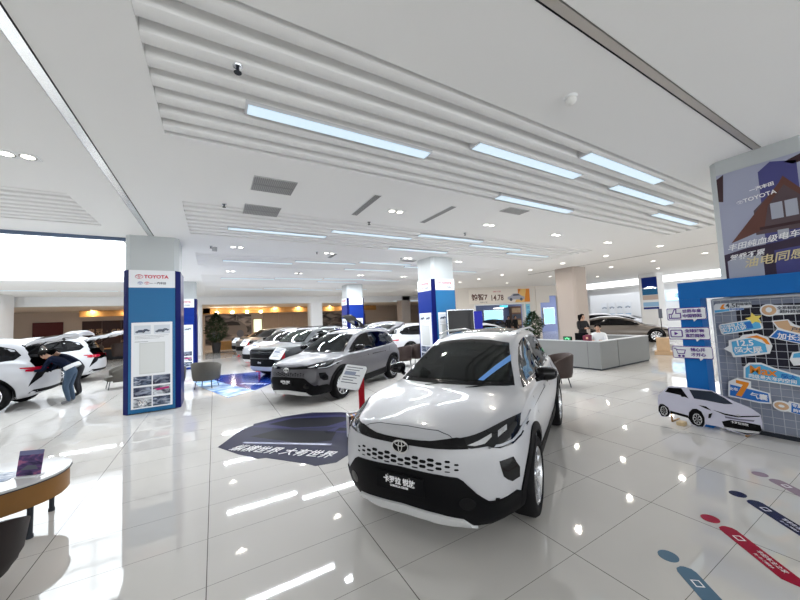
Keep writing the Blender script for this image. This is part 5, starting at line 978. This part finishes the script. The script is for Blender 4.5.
tub_chair('dark brown chair, left one of the pair behind the silver crossover', 6.35,11.0,100,m_brown,1.0,.82); tub_chair('dark brown chair, right one of the pair, against the blue column', 7.15,11.15,80,m_brown,1.0,.84)
# curved desk at the lower left
t = thing('curved_desk', 'curved wooden desk with pale top at the lower left edge', 'desk', (-2.16,4.60,0)); O = [(.88*cos(a), .52*math.copysign(abs(sin(a))**.8, sin(a))) for a in [2*pi*i/44 for i in range(44)]]
m_apr = mat('desk_apron', (.24,.115,.032), .45, noise=.15, nscale=5)
m_top = mat('desk_top', (.62,.62,.63), .08, spec=.6)
MB().prism(O, .485, .505).build('top', m_top, t, True, 30); MB().prism([(x*.985,y*.975) for x, y in O], .285, .475).build('apron', m_apr, t, True, 30); MB().prism([(x*1.004,y*1.005) for x, y in O], .475, .485).build('edge_line', m_dark, t, True, 30)
for x, y in ((.70,-.26),(.68,.26),(-.6,.32),(-.6,-.32)): MB().cyl((x,y,.29),(x,y,0),.022,.019,12).cyl((x,y,0),(x,y,.03),.025,.025,12).build('leg', m_dark, t)
t = thing('brochure_stand', 'small clear stand with a dark purple brochure on the curved desk', 'stand', (-1.52,4.47,.505), R(-22)); MB().bb((-.09,-.03,0),(.09,.05,.012)).build('base', m_paper, t)
po = put(MB().prism(rrect(-.10,0,.10,.22,.004,1), 0, .006).mesh('sheet', photo_mat('brochure_print', (.03,.02,.07), (.30,.10,.20), 9, 6, (.09,.05,.16))), 'sheet', t, (0,.0,.012), (1,0,0), (0,.16,1)); MB().prism([(-.10,.18),(.10,.18),(.10,.22),(-.10,.22)], .006, .0065).build('print', mat('brochure_sky', (.16,.17,.30), .3), po); MB().prism([(-.07,.05),(-.02,.09),(.05,.085),(.075,.05)], .006, .007).build('print', m_ink, po)
tag(MB().box((-1.78,4.62,.5075),(.32,.22,.004),R(-20)).build('leaflet', photo_mat('leaflet_print', (.10,.16,.32), (.75,.8,.88), 8, 7)), 'pale blue leaflet lying flat on the curved desk', 'leaflet')
def shell_chair(label, x, y, deg):
    t = thing('desk_chair', label, 'chair', (x,y,0), R(deg)); n = 20; P = []; F = []
    for ring in range(5):
        for i in range(n+1):
            k = i/n; a = R(80+200*k); hh = .40+.22*math.sin(pi*k)**.8
            r, z = ((.30,.17),(.36,.28),(.385,hh),(.355,hh),(.31,.33))[ring]; P.append((r*cos(a)*1.05, r*sin(a), z))
    for q in range(4):
        for i in range(n): a = q*(n+1)+i; F.append((a,a+1,a+n+2,a+n+1))
    MB().add(P, F).build('backrest', m_cd, t, True, 70); MB().lathe([(0,.17),(.28,.17),(.335,.22),(.33,.30),(.2,.335),(0,.34)], n=28).build('seat', m_cd, t, True, 60)
    for sx_, sy in ((1,1),(1,-1),(-1,1),(-1,-1)): MB().cyl((sx_*.17,sy*.17,.18),(sx_*.22,sy*.22,0),.017,.014,10).build('leg', m_dark, t)
m_cd = mat('chair_dark', (.014,.009,.009), .6, noise=.2, nscale=30)
shell_chair('dark brown rounded chair cut off at the lower left corner', -1.58, 3.50, 110)
# ------------------------------------------------------------- reception counter
m_ctr = mat('counter_grey', (.215,.22,.22), .4); m_ctr_l = mat('counter_top', (.52,.54,.55), .3)
t = thing('reception_counter', 'grey reception counter with a white top behind the nearest car', 'counter', (10.1,5.55,0)); MB().bb((0,0,.05),(.16,4.6,.86)).bb((.16,0,.05),(1.0,.14,.86)).build('front_panel', m_ctr, t); MB().bb((.03,.03,0),(.14,4.57,.05)).bb((.14,.03,0),(1.0,.11,.05)).build('plinth', m_dark, t); MB().bb((-.01,-.01,.86),(.17,4.6,.885)).bb((.17,-.01,.86),(1.0,.15,.885)).build('ledge', m_ctr_l, t); MB().bb((.17,.16,.70),(.80,4.5,.73)).build('worktop', m_white, t); MB().bb((-.004,.38,.05),(0,.386,.86)).build('panel_gap', m_dark, t)
t = thing('reception_counter', 'grey right-hand wing of the reception counter, separated by a dark joint', 'counter', (11.13,5.55,0)); MB().bb((0,0,.05),(2.0,.14,.86)).bb((1.86,.14,.05),(2.0,1.4,.86)).build('front_panel', m_ctr, t); MB().bb((.02,.03,0),(1.98,.11,.05)).bb((1.88,.11,0),(1.98,1.37,.05)).build('plinth', m_dark, t); MB().bb((-.01,-.01,.86),(2.01,.15,.885)).bb((1.85,.15,.86),(2.01,1.41,.885)).build('ledge', m_ctr_l, t); MB().bb((0,.15,.70),(1.84,.75,.73)).build('worktop', m_white, t)
t = thing('exit_light', 'small dark exit light glowing green on the reception counter', 'sign', (10.18,6.62,.885), R(-10)); t.scale = (.75,.75,.72); MB().bb((-.03,-.22,0),(.03,.22,.17),.01).build('case', m_blk, t); g = MB()
MB().bb((-.034,-.20,.02),(-.031,.20,.15)).build('face', mat('exit_green_dark', (.01,.10,.04), .4, emit=.25, ecol=(.02,.25,.08)), t)
m_g = mat('exit_green', (.2,.9,.4), .4, emit=.8, ecol=(.25,.95,.45))
for a, b_ in (((-.10,.03),(-.06,.10)),((-.02,.05),(.03,.13)),((.06,.03),(.12,.10))): MB().bb((-.037,-b_[0],a[1]),(-.0345,-a[0],b_[1])).build('pictogram', m_g, t)
t = thing('gift_box', 'maroon box standing on the reception counter beside the exit light', 'box', (10.20,5.98,.885), R(-15)); MB().bb((-.06,-.13,0),(.06,.02,.19),.006).bb((-.05,.03,0),(.05,.12,.16),.006).build('carton', mat('maroon_card', (.14,.015,.04), .45), t); MB().bb((-.063,-.10,.06),(-.0605,-.02,.12)).build('print', m_tn, t)
t = thing('monitor', 'back of a dark monitor on the desk inside the reception counter', 'monitor', (10.7,6.45,.73), R(35)); t.scale = (.8,.8,.8); MB().bb((-.10,-.12,0),(.10,.12,.012),.004).build('base', m_blk, t); MB().cyl((0,0,.012),(0,0,.20),.02,n=10).build('neck', m_blk, t); MB().bb((-.015,-.25,.14),(.015,.25,.46),.01).build('case', m_blk, t); MB().bb((.0155,-.235,.155),(.017,.235,.445)).build('display', m_gloss, t)
# ------------------------------------------------------------- screen totem near the blue column
t = thing('display_screen', 'black upright display screen on a stand right of the blue column', 'screen', (7.48,8.80,0), R(-6)); MB().bb((-.56,-.05,.98),(.56,.05,2.08),.015).build('case', m_alu, t); MB().bb((-.53,-.056,1.01),(.53,-.051,2.05)).build('display', m_gloss, t); MB().bb((-.5,-.25,0),(.5,.25,.03)).build('base', m_blk, t); MB().bb((-.06,-.04,.03),(.06,.04,.9)).build('post', m_blk, t)
t = thing('banner_totem', 'narrow royal blue totem just right of the black display screen', 'banner', (8.42,8.95,0), R(-6)); MB().bb((-.2,-.03,.05),(.2,.03,2.0)).build('panel', mat('totem_blue', (.006,.010,.26), .4), t); MB().bb((-.24,-.14,0),(.24,.14,.05)).build('base', m_blk, t)
# ------------------------------------------------------------- plants
def plant(label, x, y, h, r, n, seed, pot=.20, ph_=.42, trunk=False):
    random.seed(seed); t = thing('potted_plant', label, 'plant', (x,y,0)); MB().lathe([(0,0),(pot*.75,0),(pot,ph_),(pot*.92,ph_),(pot*.9,ph_-.03),(0,ph_-.03)], n=20).build('pot', m_potd, t, True); s = MB(); lf = MB()
    for i in range(5): s.cyl((random.uniform(-.04,.04),random.uniform(-.04,.04),ph_-.03),(random.uniform(-.3,.3)*r,random.uniform(-.3,.3)*r,h*.85),.014,.006,6)
    s.build('stem', m_bark, t)
    for i in range(n):
        u = random.random(); th_ = random.uniform(0,2*pi); q = Vector((r*math.sqrt(random.random())*cos(th_)*sin(pi*min(1,.12+u*.9)), r*math.sqrt(random.random())*sin(th_)*sin(pi*min(1,.12+u*.9)), ph_+.05+(h-ph_)*u))
        d = Vector((cos(th_+random.uniform(-1,1)), sin(th_+random.uniform(-1,1)), random.uniform(-.5,.7))).normalized(); w = d.cross(Vector((0,0,1))).normalized(); L_ = random.uniform(.14,.24); b = L_*.28; up = w.cross(d)
        lf.add([tuple(q), tuple(q+d*L_*.5+w*b+up*.02), tuple(q+d*L_-up*.02), tuple(q+d*L_*.5-w*b+up*.02)], [(0,1,2,3)])
    lf.build('foliage', m_leaf, t)
m_potd = mat('pot_dark', (.035,.033,.035), .4); m_bark = mat('bark', (.10,.07,.04), .7); m_leaf = mat('leaf_green', (.022,.055,.020), .45, noise=.4, nscale=4)
plant('tall dark green potted plant behind the far white column on the left', 0.12,27.4,2.85,.72,1400,3,.32,.75); plant('potted plant left of the beige column behind the reception counter', 14.4,11.2,1.85,.45,600,5,.28,.62)
# ------------------------------------------------------------- rear desks
t = thing('office_desk', 'orange-brown wooden desk by the rear wall mural', 'desk', (1.2,28.6,0)); MB().bb((-.9,-.4,.72),(.9,.4,.76)).build('top', m_wood, t); MB().bb((-.88,-.38,0),(-.82,.38,.72)).bb((.82,-.38,0),(.88,.38,.72)).bb((-.82,-.36,.12),(.82,-.32,.72)).build('frame', m_wood, t)
tub_chair('grey-brown chair in front of the orange-brown rear desk', 1.55,27.4,80,m_taupe,1.1,.95)
t = thing('side_cabinet', 'pale wooden cabinet to the right of the rear desk', 'cabinet', (3.0,28.8,0)); MB().bb((-.5,-.3,.04),(.5,.3,1.0)).build('carcass', m_tan, t); MB().bb((-.48,-.315,.08),(-.01,-.301,.96)).build('door', m_tan, t); MB().bb((.01,-.315,.08),(.48,-.301,.96)).build('door', m_tan, t)
t = thing('monitor', 'black monitor in front of the bright rear window', 'monitor', (4.4,28.6,.76), R(10)); MB().bb((-.3,-.02,.12),(.3,.02,.55)).build('case', m_blk, t); MB().bb((-.1,-.08,0),(.1,.08,.015)).build('base', m_blk, t); MB().cyl((0,0,.015),(0,0,.14),.02,n=8).build('neck', m_blk, t)
t = thing('office_desk', 'desk under the black monitor near the bright rear window', 'desk', (4.5,28.6,0)); MB().bb((-.8,-.4,.72),(.8,.4,.76)).build('top', m_wood, t); MB().bb((-.78,-.38,0),(-.72,.38,.72)).bb((.72,-.38,0),(.78,.38,.72)).build('frame', m_wood, t)
for x, lb in ((-6.6,'dark office chair behind the left white cars before the brown board'),(-5.3,'second dark office chair before the brown board, beside the blue column')): tub_chair(lb, x, 27.5, 90, m_brown, 1.2, .95)
t = thing('office_desk', 'long dark desk before the brown lettered board on the left', 'desk', (-6.2,29.2,0)); MB().bb((-1.6,-.4,.72),(1.6,.4,.77)).build('top', m_wood, t); MB().bb((-1.55,-.36,0),(1.55,-.3,.72)).bb((-1.55,-.3,0),(-1.5,.36,.72)).bb((1.5,-.3,0),(1.55,.36,.72)).build('frame', m_dark, t)
# wooden display block near the bronze saloon
t = thing('wooden_plinth', 'tan wooden display block in front of the bronze saloon', 'plinth', (15.3,5.98,0), R(20)); MB().bb((-.32,-.28,0),(.32,.28,.12),.01).bb((-.24,-.2,.12),(.24,.2,.62),.01).build('block', m_tan, t); MB().bb((-.26,-.22,.62),(.26,.22,.66),.005).build('top', mat('light_ply', (.6,.43,.28), .4), t)
t = thing('sign_holder', 'thin dark sign holder standing on the tan wooden block', 'sign holder', (15.3,5.98,.66), R(20)); MB().cyl((0,0,0),(0,0,1.0),.015,n=8).build('rod', m_dark, t); MB().lathe([(0,0),(.12,0),(.12,.012),(0,.014)], n=20).build('foot', m_dark, t); MB().bb((-.02,-.06,.75),(.02,.06,1.12)).build('card', m_ink, t)
# ------------------------------------------------------------- people
m_skin = mat('skin', (.50,.30,.21), .5); m_hair = mat('hair_black', (.006,.005,.005), .6, spec=.05); m_nj = mat('jacket_navy', (.006,.009,.022), .8, spec=.05, noise=.2, nscale=20); m_jean = mat('jeans_blue', (.045,.075,.12), .75, noise=.25, nscale=25); m_shoe = mat('shoe_grey', (.16,.16,.17), .6); m_bs = mat('suit_black', (.010,.010,.012), .65); m_ws = mat('shirt_white', (.72,.73,.75), .65); m_trs = mat('trousers_dark', (.014,.014,.018), .7)
def person(label, loc, deg, J, mt, hair=None, head_dir=(1,0,0)):
    """one continuous skinned body. J: joint name -> position (local, facing +x). mt: top, legs, shoes"""
    t = thing('person', label, 'person', loc, R(deg)); V = []; Rr = []; E = []; reg = []; ix = {}
    def v(n, p, r, k, par=None):
        ix[n] = len(V); V.append(tuple(p)); Rr.append(r); reg.append(k)
        if par: E.append((ix[par], ix[n]))
    g = lambda n: Vector(J[n]); hd = Vector(head_dir); u_ = (g('hed')-g('nek')).normalized(); hd = (hd-u_*hd.dot(u_)*.9).normalized()
    v('pel', g('pel'), (.15,.125), 1); v('wai', g('pel').lerp(g('che'),.45), (.135,.11), 0, 'pel'); v('che', g('che'), (.175,.135), 0, 'wai'); v('nb', g('nek'), .06, 0, 'che'); nk = g('nek'); h = g('hed'); up = (h-nk).normalized()
    v('nk', nk.lerp(h,.42), .052, 3, 'nb'); v('jaw', h-up*.05+hd*.02, (.066,.07), 3, 'nk'); v('sk', h+up*.04, (.08,.088), 3, 'jaw'); v('cr', h+up*.11, (.05,.055), 3, 'sk')
    v('nose', h-up*.012+hd*.098, .014, 3, 'sk')
    for s in 'LR':
        v('sh'+s, g('sh'+s), .068, 0, 'che'); v('el'+s, g('el'+s), .047, 0, 'sh'+s); v('wr'+s, g('wr'+s), .034, 0, 'el'+s); dv = (g('wr'+s)-g('el'+s)).normalized(); sd = dv.orthogonal().normalized()
        v('pa'+s, g('wr'+s)+dv*.07, (.036,.02), 3, 'wr'+s)
        for q in range(4): f0 = g('wr'+s)+dv*.11+sd*(.030-.020*q); v(f'f{s}{q}', f0, .0095, 3, 'pa'+s); v(f'g{s}{q}', f0+dv*(.055-.006*abs(q-1))+dv.cross(sd)*.02, .008, 3, f'f{s}{q}')
        v('th'+s, g('wr'+s)+dv*.07+sd*.055, .010, 3, 'pa'+s)
        v('hi'+s, g('hi'+s), .098, 1, 'pel'); v('kn'+s, g('kn'+s), .066, 1, 'hi'+s); v('ca'+s, g('kn'+s).lerp(g('an'+s),.35), .062, 1, 'kn'+s); v('an'+s, g('an'+s), .045, 1, 'ca'+s); v('to'+s, g('to'+s), (.045,.03), 2, 'an'+s)
    me = skin_mesh('body', V, E, Rr, 2)
    for m in (mt[0], mt[1], mt[2], m_skin): me.materials.append(m)
    pts = [Vector(p) for p in V]
    seg = [(pts[a], pts[b], reg[b]) for a, b in E]
    for f in me.polygons:
        c = Vector(f.center); best = 9; k = 0
        for a, b, r in seg:
            ab = b-a; u = max(0, min(1, (c-a).dot(ab)/max(1e-9, ab.length_squared))); d = (c-(a+ab*u)).length
            if r == 1 and u < .12 and c.z > J['pel'][2]+.03 : continue
            if d < best: best, k = d, r
        f.material_index = k
    addobj('body', me, t)
    hb = bmesh.new(); bmesh.ops.create_icosphere(hb, subdivisions=3, radius=1); hc = h+up*.045-hd*.018
    bmesh.ops.delete(hb, geom=[q for q in hb.verts if Vector(q.co).dot(hd) > .55 and Vector(q.co).dot(up) < .45 or Vector(q.co).dot(up) < (-.55 if hair != 'long' else -.95)], context='VERTS'); side = up.cross(hd)
    for q in hb.verts: w = q.co.copy(); q.co = hc+hd*(w.dot(hd)*.108)+side*(w.dot(side)*.098)+up*(w.dot(up)*.115)
    hm = bpy.data.meshes.new('hair'); hb.to_mesh(hm); hb.free(); hm.materials.append(m_hair); hm.polygons.foreach_set('use_smooth', [True]*len(hm.polygons)); addobj('hair', hm, t)
    if hair == 'long': MB().lathe([(0,.10),(.05,.08),(.06,0),(.045,-.12),(.015,-.2),(0,-.21)], tuple(hc-hd*.10-up*.03), n=12).build('ponytail', m_hair, t, True)
    for sg in (1,-1):
        e = MB(); c = h+hd*.085+side*(.032*sg)+up*.012; e.lathe([(0,-.008),(.008,-.004),(.009,.0),(.006,.006),(0,.008)], tuple(c), n=8); e.build('eye', m_blk, t, True)
        MB().lathe([(0,-.03),(.012,-.02),(.016,0),(.012,.02),(0,.03)], tuple(h+side*(.085*sg)), n=8).build('ear', m_skin, t, True)
    mo = h+hd*.088-up*.05; MB().box(tuple(mo),(.012,.035,.010),math.atan2(hd.y,hd.x),.003).build('mouth', m_red, t)
    return t
def standing(lean=0, arms='cross'):
    J = dict(pel=(0,0,.93), che=(.02,0,1.27), nek=(.02,0,1.43), hed=(.045,0,1.56))
    for s, y in (('L',1),('R',-1)):
        J['sh'+s] = (.01,y*.185,1.37); J['hi'+s] = (0,y*.095,.88); J['kn'+s] = (.02,y*.10,.49); J['an'+s] = (-.02,y*.10,.085); J['to'+s] = (.13,y*.12,.035)
        if arms == 'cross': J['el'+s] = (.10,y*.235,1.10); J['wr'+s] = (.24,y*.06,1.12)
        else: J['el'+s] = (-.02,y*.245,1.10); J['wr'+s] = (.06,y*.25,.86)
    return J
def bending():
    J = dict(pel=(-.14,0,.90), che=(.16,0,1.16), nek=(.30,0,1.24), hed=(.41,0,1.30))
    for s, y in (('L',1),('R',-1)):
        J['sh'+s] = (.24,y*.18,1.19); J['el'+s] = (.36,y*.22,.93); J['wr'+s] = (.56,y*.15,.93); J['hi'+s] = (-.13,y*.095,.85); J['kn'+s] = (-.04,y*.11,.47); J['an'+s] = (-.12,y*.11,.085); J['to'+s] = (.03,y*.13,.035)
    return J
p1 = person('person in navy jacket and blue jeans bending into the open tailgate', (-3.42,11.95,0), 172, bending(), (m_nj, m_jean, m_shoe), head_dir=(.8,0,-.6))
o = MB().lathe([(.185,-.05),(.19,.0),(.18,.05)], (0,0,0), n=20).build('shirt_hem', m_ws, p1, True); o.location = (-.125,0,.965); o.rotation_euler = (0,R(28),0); o.scale = (.95,1.05,1)
p2 = person('person in dark clothes leaning into the same open tailgate, farther side', (-3.58,13.15,0), 185, bending(), (m_nj, m_trs, m_bs), head_dir=(.7,-.4,-.5))
person('woman in black suit standing behind the reception counter', (13.2,7.9,0), 245, standing(arms='cross'), (m_bs, m_bs, m_bs), 'long', head_dir=(.8,.6,0))
S_ = dict(pel=(0,0,.55), che=(.05,0,.90), nek=(.08,0,1.08), hed=(.13,0,1.22))
for s, y in (('L',1),('R',-1)): S_['sh'+s] = (.06,y*.185,1.0); S_['el'+s] = (.18,y*.24,.78); S_['wr'+s] = (.40,y*.14,.80); S_['hi'+s] = (.03,y*.10,.53); S_['kn'+s] = (.42,y*.11,.50); S_['an'+s] = (.40,y*.11,.085); S_['to'+s] = (.55,y*.12,.035)
person('man in white shirt seated at the desk inside the reception counter', (11.55,6.35,0), 200, S_, (m_ws, m_trs, m_bs), head_dir=(1,-.1,-.15))
t = thing('office_chair', 'dark chair under the man in white shirt inside the counter', 'chair', (11.55,6.35,0), R(200)); MB().box((.05,0,.415),(.46,.46,.07),0,.03).build('seat', m_trs, t, True); MB().box((-.26,0,.66),(.06,.42,.44),0,.03).build('backrest', m_trs, t, True); MB().cyl((0,0,.06),(0,0,.39),.03,n=10).build('column', m_dark, t); b = MB(); [b.cyl((0,0,.07),(.28*cos(2*pi*i/5),.28*sin(2*pi*i/5),.03),.022,n=8) for i in range(5)]; b.build('base', m_dark, t)
q = WM @ Vector((6.1,1.0,0)); person('person in dark suit and white shirt in the far doorway, left one', q, -110, standing(arms='down'), (m_bs, m_bs, m_bs)); q = WM @ Vector((6.62,.9,0)); person('person in dark suit in the far doorway, right one', q, -100, standing(arms='down'), (m_bs, m_bs, m_bs))
